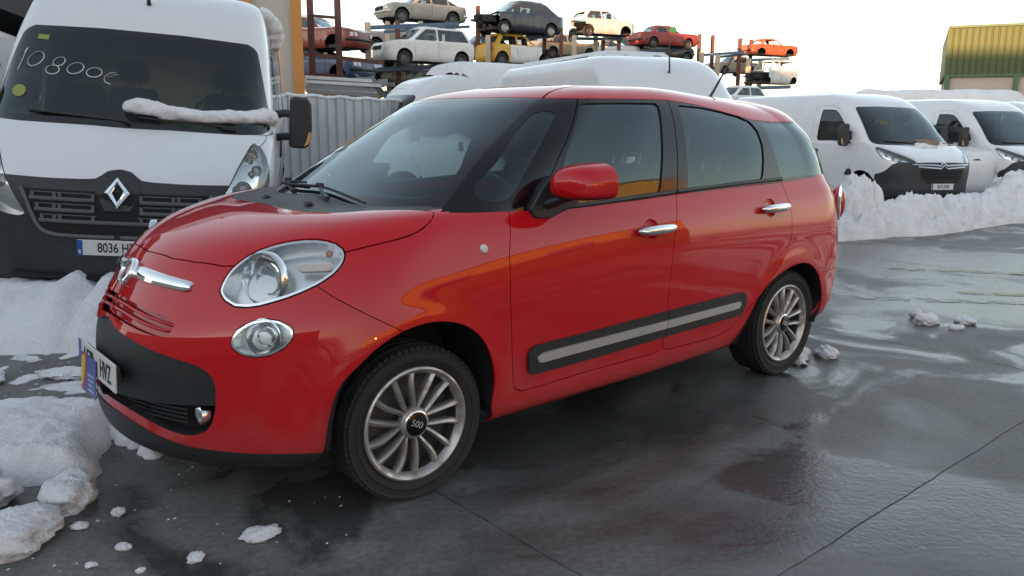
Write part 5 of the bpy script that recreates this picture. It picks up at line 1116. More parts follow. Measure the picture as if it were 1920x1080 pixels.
BOX = dict(L=4.25, W=.81, H=1.38, zn=.80, zc=.92, xw=-1.30, x1=-1.78, x2=-3.05, xb=-3.45, zd=.92, axles=(-.82, -3.35), pillars=(-2.30, ), doors=(-1.35, -2.40), front_lamp=(.60, .74), tail_lamp=(.62, .78, .34), bumpers=((.48, .05, M['plastic'], 1), (.48, .05, M['plastic'], -1)), mat=REDP, nf=5., nr=6.)
SEDAN = dict(BOX, L=4.5, W=.86, H=1.42, x1=-1.95, x2=-3.2, xb=-3.85, nf=3., nr=3., mat=GREY, zn=.76, tail_lamp=None)
MINIV = dict(L=4.1, W=.86, H=1.80, zn=.85, zc=1.08, xw=-.95, x1=-1.55, x2=-3.95, xb=-4.05, zd=1.1, axles=(-.85, -3.55), pillars=(-2.2, ), doors=(-1.35, -2.25), bumpers=(), mat=WHT)

# ---------------------------------------------------------------- yard: ground, slabs, markings
def gz(x, y): return -.0155*min(max(y-6., 0.), 70.)
def groundmat():
    m, nt, N, L, P = newmat('wet_concrete'); g = N.new('ShaderNodeNewGeometry').outputs['Position']
    n1 = noise(N, L, g, .33, 6, .55, .6); n2 = noise(N, L, g, 2.1, 7, .62, .3); n3 = noise(N, L, g, 38, 4, .6); n4 = noise(N, L, g, 1.0, 5, .55, 1.2)
    mp = N.new('ShaderNodeMapping'); mp.inputs['Rotation'].default_value = (0, 0, rad(-15)); mp.inputs['Scale'].default_value = (.35, 1.6, 1); L.new(g, mp.inputs[0]); n5 = noise(N, L, mp.outputs[0], .9, 6, .6, .8)
    dry = ramp(N, L, n2, [(.25, (.13, .13, .124)), (.5, (.18, .178, .168)), (.75, (.235, .23, .215))])
    wetc = ramp(N, L, n2, [(.25, (.045, .045, .044)), (.6, (.075, .075, .072)), (.8, (.12, .12, .115))])
    wet = ramp(N, L, n1, [(.46, .0), (.55, 1.)]); wet2 = ramp(N, L, n4, [(.51, .0), (.60, 1.)])
    mx = N.new('ShaderNodeMath'); mx.operation = 'MAXIMUM'; L.new(wet, mx.inputs[0]); L.new(wet2, mx.inputs[1])
    base = mixc(N, L, mx.outputs[0], dry, wetc)
    base = mixc(N, L, ramp(N, L, n3, [(.3, .5), (.7, .0)]), base, (.03, .03, .03))
    ice = ramp(N, L, n5, [(.56, 0.), (.70, .5)]); base = mixc(N, L, ice, base, (.19, .195, .20))          # thin refrozen slush
    L.new(base, P.inputs['Base Color'])
    r = ramp(N, L, mx.outputs[0], [(0., .58), (.5, .34), (1., .12)]); ra = N.new('ShaderNodeMath'); ra.operation = 'MULTIPLY_ADD'; L.new(n3, ra.inputs[0]); ra.inputs[1].default_value = .14; L.new(r, ra.inputs[2]); L.new(ra.outputs[0], P.inputs['Roughness'])
    P.inputs['Specular IOR Level'].default_value = .36
    ad = N.new('ShaderNodeMath'); ad.operation = 'MULTIPLY_ADD'; L.new(n2, ad.inputs[0]); ad.inputs[1].default_value = 1.6; L.new(n3, ad.inputs[2])
    ad2 = N.new('ShaderNodeMath'); ad2.operation = 'MULTIPLY_ADD'; L.new(n5, ad2.inputs[0]); ad2.inputs[1].default_value = 1.4; L.new(ad.outputs[0], ad2.inputs[2])
    bump(N, L, ad2.outputs[0], .22, .012, P)
    return m
GM = groundmat()
V = []; F = []; ys = [-60, -20, 0, 6, 12, 20, 40, 76, 300, 2500]
for y in ys: V += [(-2500, y, gz(0, y)-.007), (2500, y, gz(0, y)-.007)]
for i in range(len(ys)-1): F.append((2*i, 2*i+1, 2*i+3, 2*i+2))
ground = tag(meshobj('ground', V, F, GM), kind='structure')
UA = rad(40.6); US = 3.77; U0, V0 = 1.80, 1.31
k = 0
for iu in range(-2, 7):
    for iv in range(-2, 5):
        u0, u1, v0, v1 = U0+US*iu+.0025, U0+US*(iu+1)-.0025, V0+US*iv+.0025, V0+US*(iv+1)-.0025
        P = [(u*cos(UA)-v*sin(UA), u*sin(UA)+v*cos(UA)) for u, v in ((u0, v0), (u1, v0), (u1, v1), (u0, v1))]
        if min(p[1] for p in P) > 21 or max(p[1] for p in P) < -1 or all(abs(p[0]) > 4+.75*max(p[1], 0) for p in P): continue
        n = 40 if min(p[1] for p in P) < 7 else 10; Vs = []; Fs = []
        for a in range(n+1):
            for b in range(n+1):
                u, v = u0+(u1-u0)*a/n, v0+(v1-v0)*b/n; jr = .0045 if n > 20 else 0.; u += (rnd.uniform(-jr, jr*.3)+.002*math.sin(v*9)) if a == n else ((rnd.uniform(-jr*.3, jr)+.002*math.sin(v*9)) if a == 0 else 0); v += (rnd.uniform(-jr, jr*.3)+.002*math.sin(u*9)) if b == n else ((rnd.uniform(-jr*.3, jr)+.002*math.sin(u*9)) if b == 0 else 0); x, y = u*cos(UA)-v*sin(UA), u*sin(UA)+v*cos(UA); e = -.003 if a in (0, n) or b in (0, n) else 0.; Vs.append((x, y, gz(x, y)+e))
        for a in range(n):
            for b in range(n): q = a*(n+1)+b; Fs.append((q, q+n+1, q+n+2, q+1))
        c = len(Vs); rim = [a*(n+1) for a in range(n+1)]+[n*(n+1)+b for b in range(1, n+1)]+[a*(n+1)+n for a in range(n-1, -1, -1)]+[b for b in range(n-1, 0, -1)]
        Vs += [(Vs[i][0], Vs[i][1], Vs[i][2]-.02) for i in rim]
        for i in range(len(rim)): j = (i+1) % len(rim); Fs.append((rim[i], rim[j], c+j, c+i))
        meshobj('slab', Vs, Fs, GM, ground, smooth=True, angle=30)
# worn yellow markings
def markmat(name, col):
    m, nt, N, L, P = newmat(name); g = N.new('ShaderNodeNewGeometry').outputs['Position']; out = [n for n in N if n.type == 'OUTPUT_MATERIAL'][0]
    P.inputs['Base Color'].default_value = (*col, 1); P.inputs['Roughness'].default_value = .4
    t = N.new('ShaderNodeBsdfTransparent'); mx = N.new('ShaderNodeMixShader'); f = ramp(N, L, noise(N, L, g, 5., 8, .7, .5), [(.46, 1.), (.56, .08)]); L.new(f, mx.inputs[0])
    L.new(t.outputs[0], mx.inputs[2]); L.new(P.outputs[0], mx.inputs[1]); sw = mx; 
    f2 = N.new('ShaderNodeMath'); f2.operation = 'SUBTRACT'; f2.inputs[0].default_value = 1.; L.new(f, f2.inputs[1]); L.new(f2.outputs[0], mx.inputs[0]); L.new(mx.outputs[0], out.inputs[0]); return m
YM = markmat('worn_yellow', (.20, .18, .05)); WM = markmat('worn_white', (.26, .26, .23))
for nm, P, mat in (('painted_line', [(4.05, 8.75), (4.05, 8.58), (9.5, 7.35), (9.5, 7.55)], YM), ('painted_line', [(4.05, 7.35), (4.05, 7.22), (8.2, 6.55), (8.2, 6.70)], YM), ('painted_line', [(3.0, 7.15), (3.05, 6.95), (4.7, 6.72), (4.7, 6.86)], WM)):
    tag(meshobj(nm, [(x, y, gz(x, y)+.004) for x, y in P], [(3, 2, 1, 0)], mat, ground))
# ---------------------------------------------------------------- snow
_VN = {}
def vnoise(x, y, seed=0):
    if seed not in _VN: _VN[seed] = np.random.RandomState(seed).rand(64, 64)
    T = _VN[seed]; xi = np.floor(x).astype(int); yi = np.floor(y).astype(int); fx, fy = x-xi, y-yi; fx = fx*fx*(3-2*fx); fy = fy*fy*(3-2*fy)
    a, b, c, d = T[xi % 64, yi % 64], T[(xi+1) % 64, yi % 64], T[xi % 64, (yi+1) % 64], T[(xi+1) % 64, (yi+1) % 64]
    return (a*(1-fx)+b*fx)*(1-fy)+(c*(1-fx)+d*fx)*fy
def fbm(x, y, s, o=5, seed=0, g=.5):
    r = 0; a = 1; t = 0
    for k in range(o): r = r+a*vnoise(x*s+k*17.3, y*s+k*9.1, seed+k); t += a; a *= g; s *= 2.03
    return r/t
def heap(name, label, x0, x1, y0, y1, step, hfun, mat, kind='stuff', cat='snow'):
    nx, ny = int((x1-x0)/step)+1, int((y1-y0)/step)+1; X, Y = np.meshgrid(np.linspace(x0, x1, nx), np.linspace(y0, y1, ny), indexing='ij')
    Hh = hfun(X, Y); G = np.vectorize(gz)(X, Y); V = np.stack([X, Y, G+Hh], -1).reshape(-1, 3); F = grid_faces(nx, ny)[:, ::-1]; F = grid_faces(nx, ny)
    F = np.stack([F[:, 0], F[:, 2], F[:, 1]], -1); hv = Hh.ravel(); F = F[(hv[F] > -.012).any(1)]
    u, inv = np.unique(F, return_inverse=True); o = meshobj(name, V[u], inv.reshape(-1, 3), mat); return tag(o, label, cat, None, kind)
def blobs(X, Y, pts):
    h = np.full(X.shape, -.05)
    for (cx, cy, r, zc, sq) in pts:
        d2 = (X-cx)**2+((Y-cy)*sq)**2; h = np.maximum(h, zc+np.sqrt(np.maximum(r*r-d2, 0))-np.where(d2 > r*r, 1., 0)*5)
    return h
def bank(name, label, ctrl, seed, step=.03, mat=None, amp=1., nb=420, small=.16):
    """ridge of ploughed snow chunks; ctrl rows: x, y front edge, depth, height"""
    ctrl = np.array(ctrl); r_ = np.random.RandomState(seed); x0, x1 = ctrl[0, 0], ctrl[-1, 0]; yf = lambda x: np.interp(x, ctrl[:, 0], ctrl[:, 1]); dp = lambda x: np.interp(x, ctrl[:, 0], ctrl[:, 2]); ht = lambda x: np.interp(x, ctrl[:, 0], ctrl[:, 3])
    pts = []
    for k in range(nb):
        x = r_.uniform(x0, x1); t = r_.rand()**.8; y = yf(x)+dp(x)*t; prof = min(1., (t/.45)**.7) if t < .45 else max(.15, 1-(t-.45)*.9); r = r_.uniform(.3, 1.15)*small*(1.4 if r_.rand() < .15 else 1.)
        pts.append((x, y, r, ht(x)*prof*r_.uniform(.72, 1.02)-r*.85, r_.uniform(.9, 1.25)))
    def hf(X, Y):
        t = (Y-yf(X))/dp(X); base = ht(X)*np.where(t < .45, np.clip(t/.45, 0, 1)**.8, np.clip(1.15-t*.9, 0, 1)); ed = np.clip(np.minimum(X-x0, x1-X)/.25, 0, 1)**.5
        b = base*(.42+.85*fbm(X, Y, 1.5, 4, seed)); h = np.maximum(b, blobs(X, Y, pts)); h = h+(.13*(fbm(X, Y, 5, 4, seed+9)-.5)+.09*(.35-np.abs(fbm(X, Y, 9, 3, seed+5)-.5)*2)+.05*(np.abs(fbm(X, Y, 22, 2, seed+6)-.5)*2-.3))*amp*np.clip(h/.12, 0, 1)
        h = np.where(t < 0, h-.25*np.clip(-t*dp(X)/.06, 0, 2), h); return h*ed-(1-ed)*.06
    return heap(name, label, x0, x1, ctrl[:, 1].min()-.15, (ctrl[:, 1]+ctrl[:, 2]).max(), step, hf, mat or SNOW)
bank('snow_bank', 'long ploughed bank of chunky snow in front of the white vans', [(4.15, 10.9, 1.0, .30), (4.45, 10.95, 1.1, .50), (4.65, 11.1, 1.1, .72), (4.8, 11.15, 1.1, .86), (5.1, 11.3, 1.1, .86), (5.25, 11.4, 1.1, .74), (5.36, 11.5, 1.0, .50), (5.55, 11.55, 1.0, .52), (5.8, 11.6, 1.0, .60), (6.2, 11.8, 1.0, .56), (6.7, 12.2, 1.0, .52), (7.4, 12.8, 1.0, .50), (8.2, 13.4, 1.2, .55), (9.5, 14.0, 1.5, .6), (11.5, 14.4, 1.6, .7), (14, 14.8, 1.6, .7)], 3, .03, SNOW, 1., 900, .14)
bank('snow_bank', 'dirty grey snow heap between the parked white vans', [(8.75, 14.6, .9, .35), (9.0, 14.6, 1.2, .72), (9.4, 14.7, 1.3, .85), (10.0, 15.0, 1.3, .92), (11., 15.4, 1.4, .9), (12, 15.8, 1.5, .9), (13.5, 16.2, 1.5, .9)], 8, .04, SNOWD, 1.2, 380, .18)
# snow ahead of the left van and the near heap
def left_heap(X, Y):
    t = (Y-5.10-.08*np.sin(X*2.1))/.50; top = .33+.10*fbm(X, Y, 2.2, 4, 21)+.07*np.exp(-((X+3.05)/.10)**2)-.07*np.exp(-((X+2.93)/.05)**2)+.05*np.exp(-((X+2.84)/.09)**2)-.06*np.exp(-((X+2.72)/.05)**2)
    h = top*np.clip(t, 0, 1)**.75; h = h+(.05*(fbm(X, Y, 5, 4, 31)-.5)+.025*(np.abs(fbm(X, Y, 11, 3, 32)-.5)*-2+.5))*np.clip(t*3, 0, 1); h = np.where(t < 0, .02*(fbm(X, Y, 9, 3, 2)-.5)+t*.12, h); return h*np.clip((X+5.5)/.4, 0, 1)*np.clip((-.9-X)/.5, 0, 1)-.004
heap('snow_heap', 'smooth snow heap pushed against the front of the priced van', -5.5, -.9, 4.85, 5.72, .025, left_heap, SNOW)
def near_heap(X, Y):
    ex = -1.74-.36*np.clip(Y-3.2, -1, 2)+.14*(fbm(X, Y, 3, 3, 44)-.5)
    tb = np.clip((4.10-Y+.25*(fbm(X, Y, 2.5, 3, 12)-.5))/.25, 0, 1); te = np.clip((ex-X)/.16, 0, 1); tn = np.clip((Y-3.17-.30*(fbm(X, Y, 2.0, 3, 61)-.5))/.13, 0, 1)
    e = (1-(1-te)**2.2)*(1-(1-tb)**2)*(1-(1-tn)**2.2); h = e*(.07+.08*fbm(X, Y, 1.7, 4, 5)+.05*(np.abs(fbm(X, Y, 4.2, 3, 15)-.5)*-2.2+.5)); return h+(.035*(fbm(X, Y, 7, 4, 16, .6)-.5)+.03*(.3-np.abs(fbm(X, Y, 10, 3, 26)-.5)*2)+.012*(fbm(X, Y, 30, 3, 6)-.5))*np.clip(e*3, 0, 1)-.02*(e < .02)
heap('snow_heap', 'thick trampled snow heap beside the front bumper of the red car', -3.6, -1.2, 2.9, 4.5, .016, near_heap, SNOW)
def rubble(X, Y):
    r_ = np.random.RandomState(4); pts = []
    for k in range(46):
        x = r_.uniform(-2.12, -1.60); y = 3.58+(-1.60-x)*.85+r_.uniform(-.14, .16); r = r_.uniform(.03, .085); pts.append((x, y, r, -r*.35, 1.1))
    return blobs(X, Y, pts)+.012*(fbm(X, Y, 18, 3, 7)-.5)
heap('broken_snow', 'broken icy snow pieces under the corner of the red car bumper', -2.25, -1.5, 3.4, 4.3, .012, rubble, SNOW)
def slushf(X, Y): return .026*(fbm(X, Y, 3.2, 5, 71)-.54)+.016*(fbm(X, Y, 12, 3, 72)-.5)-.002-.05*np.clip((Y-5.12)/.1, 0, 1)-.05*np.clip((4.1-Y)/.1, 0, 1)-.04*np.clip((X+1.9)/.4, 0, 1)
heap('slush', 'thin grey slush lying on the ground between the two snow heaps', -4.2, -1.5, 4.0, 5.2, .02, slushf, SLUSH)
def lump(x, y, r, fl, seed, label, z=0., mat=None, el=1.):
    n, m = 36, 24; V = []; F = []; r_ = np.random.RandomState(seed); o = r_.rand(3)*20; rz = r_.uniform(0, 6)
    ph, a = np.meshgrid(np.linspace(0, pi, m+1), np.linspace(0, 2*pi, n, endpoint=False), indexing='ij'); D = np.stack([np.sin(ph)*np.cos(a), np.sin(ph)*np.sin(a), np.cos(ph)], -1).reshape(-1, 3); q = D*1.4+o
    k = 1+.9*(fbm(q[:, 0]+q[:, 2]*.7, q[:, 1]-q[:, 2]*.6, 1.0, 5, seed, .62)-.5)-.25*np.abs(fbm(q[:, 0]*2.1-q[:, 2], q[:, 1]*2.1+q[:, 2], 1.3, 3, seed+3)-.5)*2
    p = D*r*k[:, None]; px, py = p[:, 0]*el, p[:, 1]; V = np.stack([x+px*cos(rz)-py*sin(rz), y+px*sin(rz)+py*cos(rz), gz(x, y)+z+np.maximum(p[:, 2]*fl+r*fl*.55, -.01)], -1)
    for j in range(m):
        for i in range(n): F.append((j*n+i, (j+1)*n+i, (j+1)*n+(i+1) % n, j*n+(i+1) % n))
    o = MB().add(V, F).obj('snow_lump', mat or SNOW, None, 80); return tag(o, label, 'snow lump', 'lumps of snow on the ground')
LUMPS = [(-1.74, 3.00, .115, .62, 5, 'big flat block of snow lying in front of the near heap', 1.2), (-1.78, 2.66, .145, .55, 9, 'pale rounded slab of snow at the bottom left corner', 1.3), (-2.10, 2.95, .15, .6, 12, 'snow block at the left picture edge, below the heap', 1.1),
    (-1.50, 2.90, .026, .8, 31, 'small round icy ball on the dark ground', 1), (-1.37, 2.65, .026, .4, 32, 'small flat snow lump near the lower edge', 1.3), (-1.085, 2.58, .028, .5, 33, 'small pointed snow lump at the lower edge', 1.2), (-.905, 2.74, .048, .42, 34, 'bright wedge of snow in front of the front wheel', 1.6), (-1.60, 2.80, .026, .45, 41, 'greyish icy lump just below the big snow block', 1.3), (-1.42, 2.53, .018, .5, 42, 'tiny snow crumb at the lower left edge', 1.2), (-1.24, 2.50, .016, .4, 43, 'tiny flat crumb of snow at the bottom edge', 1.1),
    (3.13, 6.02, .085, .62, 51, 'largest of the snow lumps on the icy ground right of the car', 1.2), (3.16, 6.24, .055, .9, 52, 'small upright snow lump behind the largest one', .9), (3.44, 6.05, .068, .6, 53, 'snow lump rightmost of the little cluster on the ice', 1.2), (3.27, 5.86, .045, .55, 54, 'smallest snow lump of the little cluster on the ice', 1.3), (2.05, 5.12, .075, .62, 55, 'rounded snow lump standing just behind the rear wheel', 1.25), (1.84, 5.10, .085, .62, 56, 'snow lump touching the back of the rear tyre', 1.2), (1.80, 4.97, .05, .5, 57, 'low icy lump at the foot of the rear tyre', 1.4),
    (-2.62, 4.62, .10, .35, 61, 'flat snow lump in the slush beside the plate', 1.6), (-3.05, 4.52, .12, .35, 62, 'flat snow lump in the slush at the left', 1.5), (-2.30, 4.44, .06, .45, 63, 'small snow lump in the slush beside the leaflet', 1.2), (-2.0, 4.32, .035, .6, 64, 'tiny snow ball in the slush close to the leaflet', 1)]
for (x, y, r, fl, sd, lb, el) in LUMPS: lump(x, y, r, fl, sd, lb, 0, None, el)
r_ = np.random.RandomState(77); cv = []; cf = []
for k in range(70):                                       # crumbs scattered over the wet ground
    x, y = (r_.uniform(-1.7, -.6), r_.uniform(2.45, 3.4)) if k < 35 else (r_.uniform(-3.3, -1.9), r_.uniform(4.1, 4.8)); s = r_.uniform(.002, .008)
    b = len(cv); cv += [(x+s*a, y+s*b_, gz(x, y)+s*c*.7) for a, b_, c in ((-1, -1, -.3), (1, -.8, -.3), (.9, 1, -.3), (-.8, .9, -.3), (0, .1, 1))]; cf += [(b, b+1, b+4), (b+1, b+2, b+4), (b+2, b+3, b+4), (b+3, b, b+4)]
tag(meshobj('snow_crumbs', cv, cf, SNOW), 'fine snow crumbs scattered over the wet ground', 'snow', None, 'stuff')
# snow on vehicles
def snow_on(name, label, foot, h, mat_world, seed, drop=.02, step=.03, amp=.3, base=0., parent=None):
    """blanket with a rounded edge over a footprint polygon (local xy), height field base z"""
    P = np.array(foot); x0, y0 = P.min(0); x1, y1 = P.max(0); nx, ny = int((x1-x0)/step)+1, int((y1-y0)/step)+1; X, Y = np.meshgrid(np.linspace(x0, x1, nx), np.linspace(y0, y1, ny), indexing='ij'); Q = np.stack([X.ravel(), Y.ravel()], -1)
    d = -sdist(Q, P); d = d+.05*(fbm(Q[:, 0], Q[:, 1], 3, 3, seed)-.5); e = np.clip(d/(h*1.2), 0, 1); Hh = h*np.sqrt(1-(1-e)**2)*(1+amp*(fbm(Q[:, 0], Q[:, 1], 1.6, 4, seed+3)-.5)); bz = base(Q[:, 0], Q[:, 1]) if callable(base) else base
    V = np.stack([Q[:, 0], Q[:, 1], bz+Hh-drop-.05*(1-e)**2], -1); F = grid_faces(nx, ny)[:, ::-1]; m_ = MS(V, vnorm(V, F), F)
    if m_.N[:, 2].mean() < 0: m_ = MS(V, -m_.N, F[:, ::-1])
    m_ = m_.cut(-d)[0]; o = meshobj(name, m_.V, m_.F, SNOW)
    tag(o, label, 'snow'); o['kind'] = 'stuff'; bpy.context.view_layer.update(); o.matrix_world = mat_world.matrix_world.copy(); return o
def fxs(lo_, y, z):
    k = np.argmin((lo_.V[:, 1]-abs(y))**2+(lo_.V[:, 2]-z)**2); return lo_.V[k, 0]
bpy.context.view_layer.update()
def snow_roll(name, label, path, rad_, host, seed, fl=.8):
    C = crom(path, 10, False); Rr = crom(np.array(rad_)[:, None]*np.ones((1, 2)), 10, False)[:, 0]; n = 16; V = []; F = []; m = len(C); I_, K_ = np.meshgrid(np.arange(m), np.arange(n)*2*pi/n, indexing='ij'); NZ = fbm(I_*.22+seed, np.cos(K_)*1.2+3+np.sin(K_), 1.3, 4, seed)
    for i in range(m):
        t = C[min(i+1, m-1)]-C[max(i-1, 0)]; t = t/np.linalg.norm(t); a = np.array([0, 0, 1.]); a = a-t*(a@t); a /= np.linalg.norm(a); b = np.cross(t, a); e = min(1., (min(i, m-1-i)+.3)/3.)**.5
        for k in range(n):
            th = 2*pi*k/n; q = 1+.75*(NZ[i, k]-.5); V.append(C[i]+(a*cos(th)*fl+b*sin(th))*Rr[i]*q*e)
    for i in range(m-1):
        for k in range(n): F.append((i*n+k, i*n+(k+1) % n, (i+1)*n+(k+1) % n, (i+1)*n+k))
    F += [tuple(range(n-1, -1, -1)), tuple((m-1)*n+k for k in range(n))]
    o = MB().add(V, F).obj(name, SNOW, None, 80); tag(o, label, 'snow'); o['kind'] = 'stuff'; o.matrix_world = host.matrix_world.copy(); return o
def topz(host, part='roof_and_sides'):
    me = [c for c in host.children if c.name.split('.')[0] == part][0].data; Vt = np.zeros(len(me.vertices)*3); me.vertices.foreach_get('co', Vt); Vt = Vt.reshape(-1, 3); Nt = np.zeros(len(Vt)*3); me.vertices.foreach_get('normal', Nt); Nt = Nt.reshape(-1, 3); ok = (Vt[:, 2] > 2.05) & (Nt[:, 2] > .15); Vt = Vt[ok]; Nt = Nt[ok]
    def f(X, Y):
        o = np.zeros(len(X))
        for i0 in range(0, len(X), 500):
            x, y = X[i0:i0+500], Y[i0:i0+500]; d = (x[:, None]-Vt[None, :, 0])**2+(y[:, None]-Vt[None, :, 1])**2; k = np.argpartition(d, 4, 1)[:, :4]; w = 1/(np.take_along_axis(d, k, 1)+1e-4); o[i0:i0+500] = (Vt[k, 2]*w).sum(1)/w.sum(1)
        return o
    return f
snow_roll('wiper_snow', 'long strip of snow caught on the wipers of the priced van', [(-.59, -.06, 1.54), (-.60, .08, 1.555), (-.60, .25, 1.525), (-.62, .45, 1.51), (-.67, .68, 1.515), (-.77, .86, 1.525), (-.86, .97, 1.53), (-.90, 1.0, 1.46)], [.045, .078, .07, .058, .066, .07, .078, .04], _mt, 5)
snow_roll('roof_snow', 'lump of snow hanging over the roof edge of the priced van', [(-1.85, .84, 2.40), (-1.92, .90, 2.34), (-2.02, .95, 2.24), (-2.08, .97, 2.12), (-2.10, .97, 2.06)], [.04, .07, .085, .07, .03], _mt, 15, 1.)
# ---------------------------------------------------------------- other vans
put(MAST2, 2.62, 9.0, 22, -.17); put(MAST3, -3.2, 15.2, -62, gz(0, 15))
bpy.context.view_layer.update()
snow_on('roof_snow', 'thick smooth blanket of snow on the van behind the fence end', [(-2.0, -.66), (-1.95, 0), (-2.0, .66), (-2.35, .90), (-5.2, 1.0), (-5.45, .7), (-5.45, -.7), (-5.2, -1.0), (-2.35, -.90)], .22, MAST3, 25, -.02, .08, .3, topz(MAST3))
snow_on('roof_snow', 'thin snow on the roof of the van right behind the red car', [(-2.5, -.5), (-2.4, 0), (-2.5, .5), (-2.9, .6), (-5.2, .65), (-5.2, -.65), (-2.9, -.6)], .05, MAST2, 26, -.01, .08, .3, topz(MAST2))
MB().tube([(-1.78, 0, 2.25), (-1.75, 0, 2.30), (-1.80, 0, 2.75)], [.02, .012, .003], 6).obj('aerial', M['plastic'], MAST2)
MB().tube([(-1.42, 0, 2.33), (-1.40, 0, 2.37)], [.02, .014], 6).obj('aerial', M['plastic'], _mt)
put(_j, 7.84, 15.05, 20, -.16, -1.); put(JUMP2, 11.2, 17.0, 20, -.2); put(JUMP3, 13.7, 18.8, 20, -.2)
bpy.context.view_layer.update()
snow_on('hood_snow', 'snow and a brown wet cardboard on the cowl of the chevron van', [(-.50, -.05), (-.56, .35), (-.70, .75), (-.95, .95), (-.98, .6), (-.80, .2), (-.75, -.1)], .06, _j, 35, 0., .03, .6, lambda X, Y: 1.235+.18*np.clip(-.6-X, 0, 1))
cb = tag(MB().prism([(-.15, .15), (.25, .18), (.35, .05), (.2, -.12), (-.2, -.1)], lambda a, b, d: (-.68+b*.6, .18+a, 1.315-b*.30+d+.03*a), 0, .012).obj('cardboard', pm('cardboard', (.22, .15, .10), .8, dirt=.4, dirtcol=(.10, .07, .05))), 'crumpled brown cardboard on the windscreen foot of the chevron van', 'cardboard'); cb.matrix_world = _j.matrix_world.copy()
sm = gcar('small_car', 'small white car with snow on its hood, squeezed between the white vans', dict(MPV, H=1.75, zn=.92, zc=1.12, grille=None), None); put(sm, 9.55, 16.9, 20, gz(0, 17)); bpy.context.view_layer.update()
snow_on('hood_snow', 'snow lying on the hood of the small white car', [(-.1, -.7), (-.08, 0), (-.1, .7), (-.5, .78), (-1.2, .7), (-1.2, -.7), (-.5, -.78)], .12, sm, 36, 0., .04, .5, lambda X, Y: .95+.16*np.clip(-X/1., 0, 1))
LV = copy_tree(MAST3); LV['label'] = 'long white van parked sideways behind the row of vans, snow on its roof'; put(LV, 17.2, 25.2, 78, gz(0, 25)); LV.scale = (1.25, 1, 1.05); bpy.context.view_layer.update()
snow_on('roof_snow', 'ragged snow on the roof of the long sideways van', [(-1.5, -.8), (-1.7, .9), (-5.2, .95), (-5.4, 0), (-5.2, -.95), (-2, -.95)], .16, LV, 46, 0., .09, 1., topz(LV))
EV = copy_tree(MAST3); EV['label'] = 'pale van just entering the picture at the far left edge'; put(EV, -5.45, 6.15, 18, 0)
# ---------------------------------------------------------------- scrap cars on the racks
def pix(px, py, d):
    v = _fw+_r2*((px-960)/1535.84)-_u2*((py-540)/1535.84); return Vector((0, 0, CAM_H))+v*(d/v.y)
def place(T, px, py, d, head, L, tilt=0., roll=0.):
    p = pix(px, py, d); h = rad(head); dx, dy = sin(h), -cos(h); put(T, p.x+dx*L/2, p.y+dy*L/2, head, p.z, roll, tilt)
W_ = []
def wreck(label, S, px, py, d, head, name='scrap_car', **kw):
    d = d*1.13; T = gcar(name, label, dict(S, **kw)); place(T, px, py, d, head, S['L'], kw.get('tilt', 0), 0); bpy.context.view_layer.update()
    for o_ in SNOWS.get(T.name, ()): o_.matrix_world = T.matrix_world.copy()
    return T
wreck('old silver saloon with a sloping tail, top of the left stack', OLD, 790, 49, 34.5, -58)
wreck('white small people carrier with a dark window band on the middle shelf', MPV, 795, 127, 31, -56)
wreck('dark blue people carrier with a smashed front, top shelf', DMPV, 972, 70, 35, -55, no_front=-.55)
wreck('yellow and white wrecked hatchback with its door missing', HATCH, 965, 128, 35, 128, two_tone=(-2.75, YEL), roof_mat=YEL, glass='r', no_front=-.9, wheels='cd')
wreck('white hatchback with its tail cut open, on the top shelf', HATCH, 1126, 73, 42, 118, no_rear=-3.35, glass='s', wheels='cd', tail_lamp=None)
RS = wreck('boxy red saloon with a green sheet in its window', BOX, 1243, 93, 46, 115)
wreck('orange rusty stripped saloon shell, top of the far rack', BOX, 1440, 110, 55, 112, mat=ORG, glass='', wheels='', seats=())
wreck('white van shell with its front torn off, under the orange shell', MINIV, 1442, 163, 52, -58, no_front=-1.0, glass='', wheels='b', seats=())
wreck('pale beige car behind the posts of the far rack', SEDAN, 1372, 142, 56, -62, mat=BEIGE)
wreck('dark red car with a snowy hood behind the brown posts', SEDAN, 590, 104, 29, 68, mat=DRED, wheels='', snow=True)
wreck('dark blue car lying in the lower shelf behind the brown posts', SEDAN, 600, 158, 29, 66, mat=DBLU, wheels='')
wreck('black saloon nose in the lowest shelf beside the cream columns', BOX, 735, 170, 33, -52, mat=BLK)
wreck('grey car under snow behind the silver saloon', SEDAN, 745, 100, 38, -60, mat=GREY, snow=True)
wreck('dark crashed car in the shadows of the second shelf', SEDAN, 900, 118, 40, -60, mat=BLK)
wreck('silver saloon with a rounded tail on the middle shelf', SEDAN, 1052, 112, 44, 120, mat=BEIGE)
wreck('white saloon whose roof shows above the van roof', SEDAN, 1130, 120, 46, -115, mat=WHT, snow=True)
wreck('dark hatchback behind the white saloon roof', HATCH, 1165, 112, 50, 118, mat=NAVY)
wreck('dark green car under the boxy red saloon', SEDAN, 1240, 116, 50, 115, mat=BLK)
wreck('dark estate car deep in the lower shelf', SEDAN, 845, 158, 40, -60, mat=DBLU)
wreck('grey hatchback stored behind the yellow wreck', HATCH, 1010, 118, 46, 120, mat=GREY, snow=True)
wreck('dark red hatchback low behind the cream columns', HATCH, 700, 168, 36, -60, mat=DRED)
wreck('white small car with dark windows behind the roof aerial', HATCH, 1376, 214, 40, -60)
wreck('snow covered dark car beyond the white vans', SEDAN, 1662, 214, 48, -70, mat=BLK, snow=True)
wreck('snow covered grey hatchback beyond the white vans', HATCH, 1700, 216, 46, 60, mat=NAVY, snow=True)
